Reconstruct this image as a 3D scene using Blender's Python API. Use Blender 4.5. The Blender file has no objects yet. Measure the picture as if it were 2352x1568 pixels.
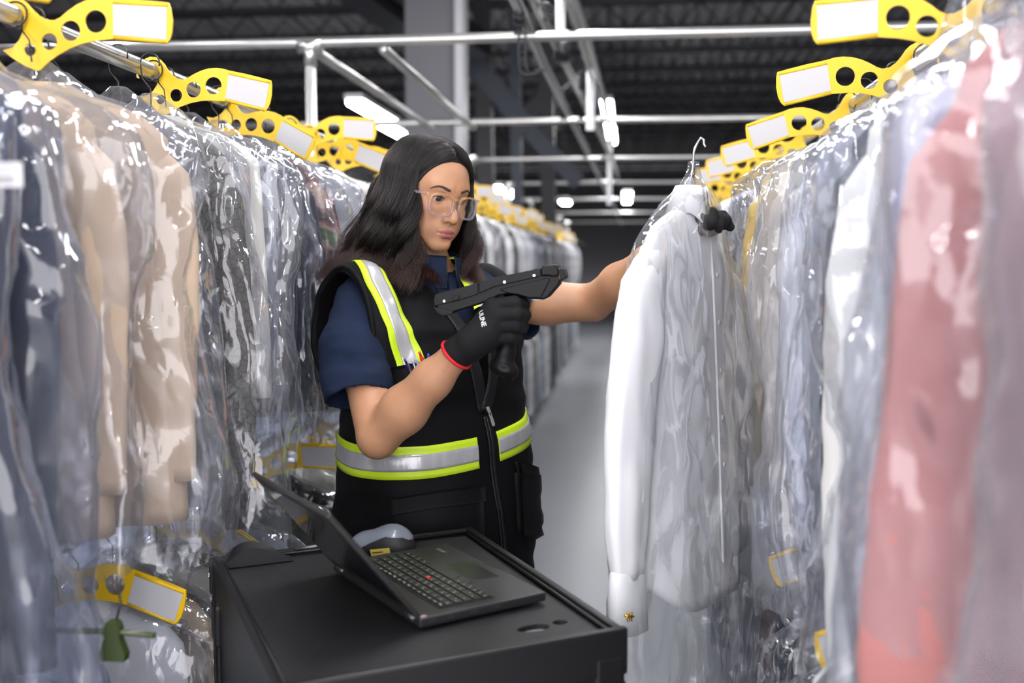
import bpy, bmesh, math, random
import numpy as np
from mathutils import Vector, Matrix, Euler, noise as mnoise

D = bpy.data
SC = bpy.context.scene
COL = SC.collection
random.seed(7)
PI = math.pi

# ------------------------------------------------------------ camera
F_PX = 2287.0
PSI = math.atan(.11507)          # the camera is turned a little left of the aisle
THETA = math.atan(.08045)        # and looks slightly down
CAM = np.array([0.0, 0.0, 1.42])
cam_data = D.cameras.new('camera')
cam_data.sensor_width = 36.0
cam_data.lens = F_PX * 36.0 / 2352.0
cam_data.clip_start = .05
cam_data.clip_end = 200
cam_data.dof.use_dof = True
cam_data.dof.focus_distance = 1.97
cam_data.dof.aperture_fstop = 2.2
camera = D.objects.new('camera', cam_data)
COL.objects.link(camera)
camera.location = CAM
camera.rotation_euler = (math.radians(90) - THETA, 0, PSI)
SC.camera = camera

# ------------------------------------------------------------ view and world
SC.view_settings.view_transform = 'Standard'
SC.view_settings.look = 'None'
SC.view_settings.gamma = 1
SC.view_settings.use_curve_mapping = False
SC.view_settings.exposure = .75
SC.cycles.transparent_max_bounces = 24
SC.cycles.max_bounces = 5
SC.cycles.diffuse_bounces = 2
SC.cycles.glossy_bounces = 2
SC.cycles.transmission_bounces = 4
SC.cycles.caustics_reflective = False
SC.cycles.caustics_refractive = False
SC.cycles.sample_clamp_indirect = 4.0
SC.cycles.adaptive_threshold = .03
world = D.worlds.new('world')
SC.world = world
world.use_nodes = True
bg = world.node_tree.nodes['Background']
bg.inputs[0].default_value = (.94, .92, .96, 1)
bg.inputs[1].default_value = 3.0

# ------------------------------------------------------------ a point on the sight line of a photo pixel, y metres down the aisle
_R = np.array([math.cos(PSI), math.sin(PSI), 0])
_H = np.array([-math.sin(PSI), math.cos(PSI), 0])
_F = _H * math.cos(THETA) - np.array([0, 0, 1.]) * math.sin(THETA)
_U = _H * math.sin(THETA) + np.array([0, 0, 1.]) * math.cos(THETA)
def ray(px, py):
    return _F + _R * (px - 1176) / F_PX - _U * (py - 784) / F_PX
def P(px, py, y):
    d = ray(px, py)
    return CAM + d * (y / d[1])

# ------------------------------------------------------------ materials
MATS = {}
def nt(name):
    m = D.materials.new(name); m.use_nodes = True
    return m, m.node_tree.nodes, m.node_tree.links
def mat(name, col, rough=.5, metal=0, bump=0, bscale=200, var=0, vscale=8, spec=.5, sheen=0, coat=0, emit=0, stretch=None, sss=0, alpha=1, trans=0):
    if name in MATS: return MATS[name]
    m, N, L = nt(name)
    b = N['Principled BSDF']
    b.inputs['Base Color'].default_value = (*col, 1)
    b.inputs['Roughness'].default_value = rough
    b.inputs['Metallic'].default_value = metal
    b.inputs['Specular IOR Level'].default_value = spec
    b.inputs['Sheen Weight'].default_value = sheen
    b.inputs['Coat Weight'].default_value = coat
    b.inputs['Alpha'].default_value = alpha
    b.inputs['Transmission Weight'].default_value = trans
    if sss:
        b.inputs['Subsurface Weight'].default_value = sss
        b.inputs['Subsurface Radius'].default_value = (.012, .005, .003)
        b.inputs['Subsurface Scale'].default_value = 1
    if emit:
        b.inputs['Emission Color'].default_value = (*col, 1)
        b.inputs['Emission Strength'].default_value = emit
    tc = N.new('ShaderNodeTexCoord')
    src = tc.outputs['Object']
    if stretch:
        mp = N.new('ShaderNodeMapping'); mp.inputs['Scale'].default_value = stretch
        L.new(src, mp.inputs[0]); src = mp.outputs[0]
    if var:
        n = N.new('ShaderNodeTexNoise'); n.inputs['Scale'].default_value = vscale; n.inputs['Detail'].default_value = 6
        L.new(src, n.inputs[0])
        mx = N.new('ShaderNodeMix'); mx.data_type = 'RGBA'
        mx.inputs[6].default_value = (*[max(0, c * (1 - var)) for c in col], 1)
        mx.inputs[7].default_value = (*[min(1, c * (1 + var)) for c in col], 1)
        L.new(n.outputs[0], mx.inputs[0]); L.new(mx.outputs[2], b.inputs['Base Color'])
    if bump:
        n = N.new('ShaderNodeTexNoise'); n.inputs['Scale'].default_value = bscale; n.inputs['Detail'].default_value = 5
        L.new(src, n.inputs[0])
        bp = N.new('ShaderNodeBump'); bp.inputs['Strength'].default_value = bump; bp.inputs['Distance'].default_value = .002
        L.new(n.outputs[0], bp.inputs['Height']); L.new(bp.outputs[0], b.inputs['Normal'])
    MATS[name] = m
    return m

# ------------------------------------------------------------ objects
def link(o, parent=None):
    COL.objects.link(o)
    if parent is not None: o.parent = parent
    return o
def tag(o, label=None, cat=None, group=None, kind=None):
    if label: o['label'] = label
    if cat: o['category'] = cat
    if group: o['group'] = group
    if kind: o['kind'] = kind
    return o
def empty(name, loc=(0, 0, 0), rz=0.0, label=None, cat=None, group=None):
    o = D.objects.new(name, None); o.empty_display_size = .05
    o.location = loc; o.rotation_euler = (0, 0, rz)
    link(o); return tag(o, label, cat, group)
def mesh_np(name, V, Fc, m=None, parent=None, smooth=True, loc=None):
    """mesh object from arrays; when parent is given the vertices are in world space and are moved to the parent's frame"""
    me = D.meshes.new(name)
    V = np.asarray(V, dtype=np.float64)
    if len(V): me.from_pydata(V.tolist(), [], Fc.tolist() if isinstance(Fc, np.ndarray) else Fc)
    if smooth: me.polygons.foreach_set('use_smooth', np.ones(len(me.polygons), dtype=bool))
    ms = m if isinstance(m, (list, tuple)) else ([m] if m else [])
    for x in ms: me.materials.append(x)
    me.update()
    o = D.objects.new(name, me); COL.objects.link(o)
    if parent is not None:
        o.parent = parent
    if loc is not None: o.location = loc
    return o

class MB:
    """collects shapes and links them as one mesh"""
    def __init__(s): s.v = []; s.f = []; s.mi = []; s.sm = []
    def add(s, V, Fc, mi=0, sm=False):
        o = len(s.v); s.v += [tuple(map(float, p)) for p in V]
        for f in Fc:
            s.f.append([int(i) + o for i in f]); s.mi.append(mi); s.sm.append(sm)
        return s
    def box(s, c, d, rot=None, mi=0, bev=0, M=None):
        x, y, z = [k / 2 for k in d]
        if bev:
            bm = bmesh.new(); bmesh.ops.create_cube(bm, size=1)
            bmesh.ops.scale(bm, vec=d, verts=bm.verts)
            bmesh.ops.bevel(bm, geom=list(bm.edges), offset=bev, segments=2, affect='EDGES', profile=.6)
            bm.verts.index_update()
            V = [v.co.copy() for v in bm.verts]; Fc = [[v.index for v in f.verts] for f in bm.faces]; bm.free()
        else:
            V = [Vector((a * x, b * y, e * z)) for a in (-1, 1) for b in (-1, 1) for e in (-1, 1)]
            Fc = [(0, 1, 3, 2), (4, 6, 7, 5), (0, 4, 5, 1), (2, 3, 7, 6), (0, 2, 6, 4), (1, 5, 7, 3)]
        if rot is not None:
            E = Euler(rot).to_matrix(); V = [E @ v for v in V]
        if M is not None: V = [M @ v for v in V]
        V = [v + Vector(c) for v in V]
        return s.add(V, Fc, mi)
    def tube(s, pts, r, n=10, mi=0, cap=True):
        pts = [Vector(p) for p in pts]
        rs = r if isinstance(r, (list, tuple)) else [r] * len(pts)
        V = []; up = None
        for i, p in enumerate(pts):
            t = (pts[min(i + 1, len(pts) - 1)] - pts[max(i - 1, 0)]).normalized()
            if up is None:
                a = Vector((0, 0, 1)) if abs(t.z) < .9 else Vector((1, 0, 0))
                up = (a - t * a.dot(t)).normalized()
            else:
                up = (up - t * up.dot(t)).normalized()
            q = t.cross(up)
            for k in range(n):
                a = 2 * PI * k / n
                V.append(p + (up * math.cos(a) + q * math.sin(a)) * rs[i])
        Fc = [(i * n + k, i * n + (k + 1) % n, (i + 1) * n + (k + 1) % n, (i + 1) * n + k) for i in range(len(pts) - 1) for k in range(n)]
        if cap: Fc += [tuple(range(n))[::-1], tuple((len(pts) - 1) * n + k for k in range(n))]
        return s.add(V, Fc, mi, True)
    def lathe(s, prof, c=(0, 0, 0), n=24, mi=0, M=None):
        V = []
        for r, z in prof:
            for k in range(n):
                a = 2 * PI * k / n; V.append(Vector((r * math.cos(a), r * math.sin(a), z)))
        if M is not None: V = [M @ v for v in V]
        V = [v + Vector(c) for v in V]
        Fc = [(i * n + k, i * n + (k + 1) % n, (i + 1) * n + (k + 1) % n, (i + 1) * n + k) for i in range(len(prof) - 1) for k in range(n)]
        return s.add(V, Fc, mi, True)
    def prism(s, outline, z0, z1, M=None, mi=0, holes=None):
        """extruded 2-D outline (x, y), holes as rings bridged by triangulation"""
        from mathutils.geometry import delaunay_2d_cdt
        rings = [list(outline)] + [list(h) for h in (holes or [])]
        pts = []; edges = []; 
        for rg in rings:
            o = len(pts); pts += [Vector(p) for p in rg]
            edges += [(o + i, o + (i + 1) % len(rg)) for i in range(len(rg))]
        if holes:
            vc, _, fc, _, _, _ = delaunay_2d_cdt(pts, edges, [], 0, 1e-7)
            def inside(p, rg):
                c = False; n = len(rg)
                for i in range(n):
                    a, b = rg[i], rg[(i + 1) % n]
                    if (a[1] > p[1]) != (b[1] > p[1]) and p[0] < (b[0] - a[0]) * (p[1] - a[1]) / (b[1] - a[1]) + a[0]: c = not c
                return c
            tris = []
            for f in fc:
                cx = sum(vc[i][0] for i in f) / len(f); cy = sum(vc[i][1] for i in f) / len(f)
                if inside((cx, cy), rings[0]) and not any(inside((cx, cy), h) for h in rings[1:]): tris.append(list(f))
            P2 = [tuple(p) for p in vc]
        else:
            P2 = [tuple(p) for p in pts]; tris = [list(range(len(P2)))]
        n = len(P2)
        V = [Vector((x, y, z0)) for x, y in P2] + [Vector((x, y, z1)) for x, y in P2]
        Fc = [list(reversed(t)) for t in tris] + [[i + n for i in t] for t in tris]
        if holes:
            idx = {}
            for i, p in enumerate(P2): idx[(round(p[0], 6), round(p[1], 6))] = i
            for ri, rg in enumerate(rings):
                ii = [idx.get((round(Vector(p)[0], 6), round(Vector(p)[1], 6))) for p in rg]
                for a, b in zip(ii, ii[1:] + ii[:1]):
                    if a is not None and b is not None: Fc.append((a, b, b + n, a + n))
        else:
            Fc += [(i, (i + 1) % n, (i + 1) % n + n, i + n) for i in range(n)]
        if M is not None: V = [M @ v for v in V]
        return s.add(V, Fc, mi)
    def build(s, name, m=None, parent=None, smooth=None):
        me = D.meshes.new(name); me.from_pydata(s.v, [], s.f)
        for x in (m if isinstance(m, (list, tuple)) else [m] if m else []): me.materials.append(x)
        me.polygons.foreach_set('material_index', s.mi)
        me.polygons.foreach_set('use_smooth', s.sm if smooth is None else [smooth] * len(s.sm))
        bm = bmesh.new(); bm.from_mesh(me); bmesh.ops.recalc_face_normals(bm, faces=bm.faces); bm.to_mesh(me); bm.free()
        me.update()
        o = D.objects.new(name, me); COL.objects.link(o)
        if parent is not None: o.parent = parent
        return o
def copy_tree(o, parent=None, kids=None):
    c = o.copy(); COL.objects.link(c)
    if parent is not None: c.parent = parent
    for ch in [k for k in D.objects if k.parent == o] if kids is None else kids.get(o.name, []):
        copy_tree(ch, c, kids)
    return c
def kid_map():
    d = {}
    for o in D.objects:
        if o.parent: d.setdefault(o.parent.name, []).append(o)
    return d
def frame(ax, up=(0, 0, 1), o=(0, 0, 0)):
    """4x4 with local x along ax, local z as near up as possible"""
    x = Vector(ax).normalized(); u = Vector(up)
    z = (u - x * u.dot(x)).normalized(); y = z.cross(x)
    return Matrix(((x.x, y.x, z.x, o[0]), (x.y, y.y, z.y, o[1]), (x.z, y.z, z.z, o[2]), (0, 0, 0, 1)))
def smoothpath(pts, n=8, closed=False):
    """Catmull-Rom through the points"""
    p = [np.array(q, float) for q in pts]; out = []
    N = len(p)
    for i in range(N if closed else N - 1):
        if closed: a, b, c, d = p[(i - 1) % N], p[i], p[(i + 1) % N], p[(i + 2) % N]
        else: a, b, c, d = p[max(i - 1, 0)], p[i], p[i + 1], p[min(i + 2, N - 1)]
        for k in range(n):
            t = k / n
            out.append(.5 * ((2 * b) + (-a + c) * t + (2 * a - 5 * b + 4 * c - d) * t * t + (-a + 3 * b - 3 * c + d) * t ** 3))
    if not closed: out.append(p[-1])
    return out

# ------------------------------------------------------------ signed distance shapes for bodies, hands and clothes
def smin(a, b, k):
    h = np.clip(.5 + .5 * (b - a) / k, 0, 1)
    return b + (a - b) * h - k * h * (1 - h)
def smax(a, b, k): return -smin(-a, -b, k)
def s_sphere(p, c, r): return np.linalg.norm(p - np.array(c), axis=1) - r
def s_ell(p, c, r, R=None):
    q = p - np.array(c)
    if R is not None: q = q @ R          # R columns = local axes
    r = np.array(r); k0 = np.linalg.norm(q / r, axis=1); k1 = np.linalg.norm(q / (r * r), axis=1)
    return np.where(k0 < 1e-9, -r.min(), k0 * (k0 - 1) / np.maximum(k1, 1e-9))
def s_cap(p, a, b, ra, rb=None):
    rb = ra if rb is None else rb
    a = np.array(a, float); b = np.array(b, float); ab = b - a
    t = np.clip(((p - a) @ ab) / (ab @ ab), 0, 1)
    return np.linalg.norm(p - a - t[:, None] * ab, axis=1) - (ra + (rb - ra) * t)
def s_chain(p, pts, rs, k=0.0):
    d = None
    for i in range(len(pts) - 1):
        e = s_cap(p, pts[i], pts[i + 1], rs[i], rs[i + 1])
        d = e if d is None else (smin(d, e, k) if k else np.minimum(d, e))
    return d
def s_box(p, c, hs, R=None, r=0.0):
    q = p - np.array(c)
    if R is not None: q = q @ R
    q = np.abs(q) - (np.array(hs) - r)
    return np.linalg.norm(np.maximum(q, 0), axis=1) + np.minimum(q.max(axis=1), 0) - r
def surfnet(fn, lo, hi, h):
    """closed surface of fn < 0 as quads; blocks far from the surface are skipped"""
    lo = np.array(lo, float); hi = np.array(hi, float)
    c = 4
    n = ((np.ceil((hi - lo) / (h * c))).astype(int)) * c + 1
    ax = [lo[i] + h * np.arange(n[i]) for i in range(3)]
    cs = [a[::c] for a in ax]
    G = np.stack(np.meshgrid(*cs, indexing='ij'), -1).reshape(-1, 3)
    dc = fn(G).reshape([len(a) for a in cs])
    nb = [len(a) - 1 for a in cs]
    near = np.abs(dc) < h * c * 2.2
    blk = np.zeros(nb, bool)
    for a in (0, 1):
        for b in (0, 1):
            for e in (0, 1): blk |= near[a:a + nb[0], b:b + nb[1], e:e + nb[2]]
    val = np.kron(dc[:-1, :-1, :-1], np.ones((c, c, c)))
    full = np.full(n, 1.0); full[:-1, :-1, :-1] = val
    mask = np.zeros(n, bool)
    for (i, j, k) in np.argwhere(blk): mask[i * c:i * c + c + 1, j * c:j * c + c + 1, k * c:k * c + c + 1] = True
    I = np.argwhere(mask)
    for s in range(0, len(I), 400000):
        J = I[s:s + 400000]; full[J[:, 0], J[:, 1], J[:, 2]] = fn(lo + J * h)
    sg = full < 0
    m = n - 1
    cnt = np.zeros(m, int); acc = np.zeros((*m, 3))
    for d in range(3):
        e = [(a, b) for a in (0, 1) for b in (0, 1)]
        o1, o2 = [x for x in range(3) if x != d]
        for (a, b) in e:
            s0 = [slice(0, m[0]), slice(0, m[1]), slice(0, m[2])]
            s0[o1] = slice(a, a + m[o1]); s0[o2] = slice(b, b + m[o2])
            s1 = list(s0); s1[d] = slice(1, m[d] + 1)
            v0 = full[tuple(s0)]; v1 = full[tuple(s1)]
            x = (v0 < 0) != (v1 < 0)
            t = np.where(x, v0 / np.where(x, v0 - v1, 1), 0)
            cnt += x
            off = [0, 0, 0]; off[o1] = a; off[o2] = b
            for q in range(3):
                acc[..., q] += x * (t if q == d else off[q])
    act = cnt > 0
    idx = np.full(m, -1); ids = np.argwhere(act); idx[act] = np.arange(len(ids))
    V = lo + (ids + acc[act] / cnt[act][:, None]) * h
    Fc = []
    for d in range(3):
        o1, o2 = (d + 1) % 3, (d + 2) % 3
        s0 = [slice(1, m[0]), slice(1, m[1]), slice(1, m[2])]; s0[d] = slice(0, m[d])
        s1 = list(s0); s1[d] = slice(1, m[d] + 1)
        a = sg[tuple(s0)]; b = sg[tuple(s1)]
        base = np.argwhere(a != b)
        org = base.copy()
        for q in range(3):
            if q != d: org[:, q] += 1
        flip = a[tuple(base.T)]
        def ix(da, db):
            o = org.copy(); o[:, o1] -= da; o[:, o2] -= db
            return idx[o[:, 0], o[:, 1], o[:, 2]]
        q = np.stack([ix(0, 0), ix(1, 0), ix(1, 1), ix(0, 1)], 1)
        q[~flip] = q[~flip][:, ::-1]
        Fc.append(q)
    Fc = np.concatenate(Fc); Fc = Fc[(Fc >= 0).all(1)]
    return V, Fc
def grad(fn, p, e=8e-4):
    g = np.stack([fn(p + np.eye(3)[i] * e) - fn(p - np.eye(3)[i] * e) for i in range(3)], 1)
    return g / np.maximum(np.linalg.norm(g, axis=1, keepdims=True), 1e-9)
def stick(fn, p, off, it=6):
    """moves points onto the level set fn = off"""
    p = np.array(p, float)
    for _ in range(it):
        p = p - grad(fn, p) * (fn(p) - off)[:, None]
    return p
def hit(fn, px, py, y0=1.3, y1=2.8, off=0.0):
    """where the sight lines of photo pixels first meet the surface"""
    d = np.array([ray(a, b) for a, b in zip(px, py)]); d = d / d[:, 1:2]
    t = np.full(len(d), y0)
    for _ in range(90):
        s = fn(CAM + d * t[:, None]) - off
        t = np.minimum(t + np.maximum(s, -.01) * .8, y1)
    return CAM + d * t[:, None], t >= y1 - 1e-6
def strip(fn, path, w, off, th=.0016, across=5, m=None, name='strip', parent=None, side=None):
    """a band of width w laid along a 3-D path on the surface fn = off"""
    path = np.array(path, float); path = stick(fn, path, off)
    n = grad(fn, path)
    t = np.gradient(path, axis=0); t /= np.linalg.norm(t, axis=1, keepdims=True)
    s = np.cross(n, t); s /= np.linalg.norm(s, axis=1, keepdims=True)
    ws = np.broadcast_to(np.asarray(w, float), (len(path),))
    u = np.linspace(-.5, .5, across)
    G = path[:, None, :] + s[:, None, :] * (u[None, :, None] * ws[:, None, None])
    G = G.reshape(-1, 3); G = stick(fn, G, off, 4)
    nn = grad(fn, G); lo_ = G - nn * th
    A = across; M_ = len(path)
    V = np.concatenate([G, lo_]); o = len(G); Fc = []
    for i in range(M_ - 1):
        for k in range(A - 1):
            a = i * A + k
            Fc.append((a, a + 1, a + A + 1, a + A)); Fc.append((o + a, o + a + A, o + a + A + 1, o + a + 1))
        for a, b in ((i * A, (i + 1) * A), ((i + 1) * A + A - 1, i * A + A - 1)): Fc.append((a, b, b + o, a + o))
    for k in range(A - 1):
        Fc.append((k + 1, k, k + o, k + 1 + o)); b = (M_ - 1) * A + k; Fc.append((b, b + 1, b + 1 + o, b + o))
    return V, Fc

# ============================================================ the building
def struct(o):
    o['kind'] = 'structure'; return o
CEIL = 4.75
M_FLOOR = mat('grey painted concrete', (.33, .34, .37), .34, var=.10, vscale=1.2, bump=.05, bscale=8, spec=.4)
M_DECK = mat('dark corrugated deck', (.22, .215, .22), .5, var=.3, vscale=1.5)
M_BEAM = mat('dark painted steel', (.014, .014, .018), .6)
M_BLUEBEAM = mat('blue grey steel', (.03, .036, .055), .55)
M_WALL = mat('dark grey wall', (.05, .05, .055), .8, var=.3, vscale=.6)
M_COLM = mat('grey painted column', (.115, .115, .125), .6)
M_COLE = mat('pale column edge', (.42, .42, .44), .5)
mb = MB(); mb.box((0, 14, -.05), (22, 46, .1)); struct(mb.build('floor', M_FLOOR))
# corrugated deck as one folded sheet, ribs run down the aisle
mb = MB(); n = 110; xs = []; x = -11.0
prof = []
while x < 11.0:
    prof += [(x, 0), (x + .085, 0), (x + .11, .07), (x + .175, .07)]; x += .20
V_ = [(a, y, CEIL + b) for y in (-6, 38) for a, b in prof]; k = len(prof)
mb.add(V_, [(i, i + 1, i + 1 + k, i + k) for i in range(k - 1)]); struct(mb.build('ceiling', M_DECK))
mb = MB(); mb.box((0, 38.1, 2.4), (22, .2, 5)); struct(mb.build('wall_back', M_WALL))
mb = MB(); mb.box((-10.9, 14, 2.4), (.2, 46, 5)); struct(mb.build('wall_left', M_WALL))
mb = MB(); mb.box((10.9, 14, 2.4), (.2, 46, 5)); struct(mb.build('wall_right', M_WALL))
# open-web joists, each its own
j0 = None
for i in range(19):
    y = 7.4 + i * 1.45
    if j0 is None:
        mb = MB()
        for z in (-.02, -.34):
            mb.box((0, -.03, z), (21.8, .04, .05)); mb.box((0, .03, z), (21.8, .04, .05))
        for q in range(36):
            a = -10.8 + q * .6
            mb.tube([(a, 0, -.34), (a + .3, 0, -.03)], .012, 5); mb.tube([(a + .3, 0, -.03), (a + .6, 0, -.34)], .012, 5)
        j0 = mb.build('trim_joist', M_BEAM); o = j0
    else:
        o = j0.copy(); COL.objects.link(o)
    o.name = 'trim_%d' % (i + 1); o.location = (0, y, CEIL); struct(o)
# the grey column with pale flanges
def hcol(px0, px1, y, name):
    x0, x1 = P(px0, 300, y)[0], P(px1, 300, y)[0]
    mb = MB(); w = x1 - x0
    mb.box(((x0 + x1) / 2 - .02, y + .1, CEIL / 2), (w * .86, .20, CEIL))
    o = struct(mb.build(name, M_COLM))
    mb = MB(); mb.box((x1 - .035, y + .09, CEIL / 2), (.07, .26, CEIL)); mb.build('flange', M_COLE, o); return o
hcol(928, 1066, 8.3, 'column')
# dark roof girder with its diagonals, seen between the column and the rails
def beam(name, a, b, w, m): 
    mb = MB(); a, b = Vector(a), Vector(b); Mx = frame(b - a)
    mb.box((0, 0, 0), ((b - a).length, w, w * 1.15), M=Mx.to_3x3())
    mb.v = [tuple(Vector(v) + (a + b) / 2) for v in mb.v]
    return struct(mb.build(name, m))
beam('beam', P(800, -60, 9.2), P(985, 70, 10.2), .34, M_BEAM)
beam('beam', P(890, -60, 9.0), P(1110, 110, 10.6), .20, M_BEAM)
for i, (a, b, w) in enumerate((((1105, -30), (1120, 560), .16), ((1180, -30), (1190, 560), .10), ((1250, -30), (1262, 560), .14), ((1062, 110), (1215, 300), .20), ((1335, 145), (1180, 290), .13), ((1215, 300), (1330, 420), .16))):
    beam('beam', P(*a, 11.5), P(*b, 11.5), w, M_BLUEBEAM if i % 2 else M_BEAM)

# ============================================================ fluorescent strip lights
def lamp_mat(name, s_):
    m, N, L = nt(name); b = N['Principled BSDF']
    b.inputs['Base Color'].default_value = (.9, .9, .9, 1); b.inputs['Emission Color'].default_value = (.97, .975, 1, 1); b.inputs['Emission Strength'].default_value = s_
    return m
M_TUBE = lamp_mat('lit tube diffuser', 36)
M_HOUS = mat('white lamp housing', (.7, .7, .7), .5)
lamp0 = None
def lamp(x, y, z=3.62, label='lit white strip light hanging over the aisle', group='strip lights', L_=1.25):
    global lamp0
    if lamp0 is None:
        lamp0 = e = empty('strip_light', (x, y, z), 0, label, 'ceiling light', group)
        mb = MB(); mb.box((0, 0, .045), (.17, L_, .05), bev=.008); mb.build('housing', M_HOUS, e)
        mb = MB(); mb.box((0, 0, 0), (.145, L_ - .06, .045), bev=.012); mb.build('diffuser', M_TUBE, e)
        for s_ in (-1, 1):
            mb = MB(); mb.tube([(0, s_ * .45, .07), (0, s_ * .45, CEIL - 3.62 + .06)], .004, 5); mb.build('suspension_wire', M_BEAM, e)
        return e
    e = copy_tree(lamp0); e.location = (x, y, z); e['label'] = label; e['group'] = group
    return e
for y in (-4.6, -2.9, -1.2, .5, 2.2, 3.9, 5.6, 7.3): lamp(-.28, y, label='lit strip light above the near aisle, over the frame of view', group='strip lights over the near aisle')
for x in (-3.7, 3.3):
    for y in (-3.2, -.4, 2.4, 5.2): lamp(x, y, label='lit strip light above the neighbouring aisle, over the frame of view', group='strip lights over the neighbouring aisles')
lamp(P(862, 258, 13.6)[0], 13.6, P(862, 258, 13.6)[2], label='lit strip light between the column and the yellow tags, larger of two', group=None) if 0 else None
def lamp_px(px, py, y, label, L_=1.0):
    p = P(px, py, y); e = lamp(p[0], y, p[2], label, None)
    if 'group' in e: del e['group']
    for ch in [k for k in D.objects if k.parent == e]:
        if ch.name.startswith('suspension'): ch.scale = (1, 1, (CEIL - p[2] + .07) / (CEIL - 3.62))
        else: ch.scale = (1, L_, 1)
    return e
lamp_px(862, 262, 9.6, 'lit strip light left of the grey column, the larger of two', 1.25)
lamp_px(908, 303, 12.4, 'lit strip light just above the top of her hair', 1.0)
lamp_px(1394, 262, 13.0, 'upper of two bright strip lights beside the aisle rails', 1.6)
lamp_px(1403, 312, 16.5, 'lower of two bright strip lights beside the aisle rails', 1.6)
lamp_px(1298, 464, 17.0, 'round-looking blurred lamp left of the rails, over the garments', .5)
lamp_px(1441, 447, 18.0, 'upper blurred lamp right of the rails near the far end', .5)
lamp_px(1440, 462, 21.0, 'lower blurred lamp right of the rails near the far end', .5)
lamp_px(1612, 436, 14.0, 'blurred lamp behind the collar of the held shirt', .6)
lamp_px(1162, 441, 12.5, 'blurred strip light right of her glasses, above the yellow tags', 1.2)

# ============================================================ the woman: body
PERSON = empty('person', (-.43, 2.17, 0), 0,
    'woman in black safety vest and glasses, aiming a scanner at a white shirt', 'person')
POFF = np.array([-.43, 2.17, 0.])
def pmesh(name, V, Fc, m, parent=PERSON, smooth=True):
    return mesh_np(name, np.asarray(V) - POFF, Fc, m, parent, smooth)
def yawm(deg):
    a = math.radians(deg); return np.array([[math.cos(a), -math.sin(a), 0], [math.sin(a), math.cos(a), 0], [0, 0, 1.]])
def rx(deg):
    a = math.radians(deg); return np.array([[1, 0, 0], [0, math.cos(a), -math.sin(a)], [0, math.sin(a), math.cos(a)]])
def ry(deg):
    a = math.radians(deg); return np.array([[math.cos(a), 0, math.sin(a)], [0, 1, 0], [-math.sin(a), 0, math.cos(a)]])

# head frame: +y face, +z crown, +x her right
HC = np.array([-.428, 2.150, 1.566])
HM = yawm(-134) @ rx(-12) @ ry(-5)
def h2w(q): return np.asarray(q) @ HM.T + HC
def w2h(p): return (p - HC) @ HM
EYE = [(.0305, .0690, .0005), (-.0305, .0690, .0005)]
LIPU = [((.0, .0985, -.0665), (.0085, .0965, -.0640), (.0225, .0835, -.0695))]
def lips(q):
    ax = q.copy(); ax[:, 0] = np.abs(ax[:, 0])
    up = s_chain(ax, [(0, .0908, -.0660), (.005, .0902, -.0660), (.0125, .0870, -.0672), (.0190, .0815, -.0700)], [.0040, .0042, .0036, .0018], .003)
    lo = s_chain(ax, [(0, .0886, -.0758), (.007, .0880, -.0758), (.013, .0850, -.0740), (.0188, .0805, -.0712)], [.0056, .0054, .0040, .0018], .003)
    return up, lo
def head_sdf(q):
    ax = q.copy(); ax[:, 0] = np.abs(ax[:, 0])
    d = s_ell(q, (0, -.014, .030), (.0725, .0925, .086))
    d = smin(d, s_ell(q, (0, .024, .020), (.0600, .0650, .080)), .03)          # forehead and face front
    d = smin(d, s_ell(q, (0, .020, -.045), (.0500, .0600, .054)), .03)        # lower face
    d = smin(d, s_chain(ax, [(.047, -.005, -.045), (.037, .028, -.076), (.012, .064, -.096)], [.013, .014, .0135], .01), .030)  # jaw line
    d = smin(d, s_ell(q, (0, .072, -.096), (.017, .0155, .014)), .020)          # chin
    d = smin(d, smin(s_ell(ax, (.038, .052, -.026), (.020, .022, .020)), s_ell(ax, (.031, .052, -.058), (.020, .021, .024)), .02), .022)        # cheeks
    d = smin(d, s_cap(ax, (.010, .0800, .022), (.040, .0665, .026), .0085, .008), .016)      # brow
    d = smin(d, s_ell(q, (0, .0755, -.062), (.027, .0155, .023)), .018)          # muzzle
    d = smax(d, -s_ell(ax, (.0315, .0965, -.002), (.0165, .0185, .0125)), .012)  # sockets
    d = smin(d, s_chain(q, [(0, .0775, .012), (0, .0855, -.010), (0, .0985, -.030), (0, .1020, -.0385)], [.0080, .0078, .0092, .0102], .006), .011)
    d = smin(d, s_ell(ax, (.0118, .0885, -.0415), (.0074, .0098, .0070)), .007)   # wings
    d = smin(d, s_cap(q, (0, .093, -.042), (0, .088, -.050), .0048, .004), .005)
    d = smax(d, -s_ell(ax, (.0062, .0965, -.0475), (.0032, .0050, .0028)), .003)   # nostrils
    d = smax(d, -s_cap(q, (0, .0985, -.0525), (0, .0970, -.0575), .0018), .004)   # philtrum
    # lids
    lid = s_sphere(ax, (.0305, .0693, .0005), .0138)
    d = smin(d, lid, .0055)
    d = smax(d, -s_ell(ax, (.0308, .0855, -.0014), (.0138, .0200, .0056)), .0016)
    fold = s_chain(ax, [(.0175, .0815, .0080), (.0305, .0850, .0112), (.0440, .0780, .0078)], [.0012, .0014, .0012])
    d = smax(d, -fold, .003)
    up, lo = lips(q)
    d = smin(d, smin(up, lo, .0006), .0045)
    d = smax(d, -s_chain(ax, [(0, .0990, -.0702), (.011, .0945, -.0702), (.0215, .0850, -.0710)], [.0007, .0010, .0014]), .0022)
    d = smax(d, -s_ell(q, (0, .0925, -.0885), (.014, .0052, .0045)), .008)
    # ears
    e = s_ell(ax, (.0745, -.012, -.012), (.0070, .0170, .0300), rx(12))
    e = smax(e, -s_ell(ax, (.0800, -.009, -.010), (.0055, .0095, .0190)), .004)
    d = smin(d, e, .005)
    # neck inside the head frame
    return d

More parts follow.
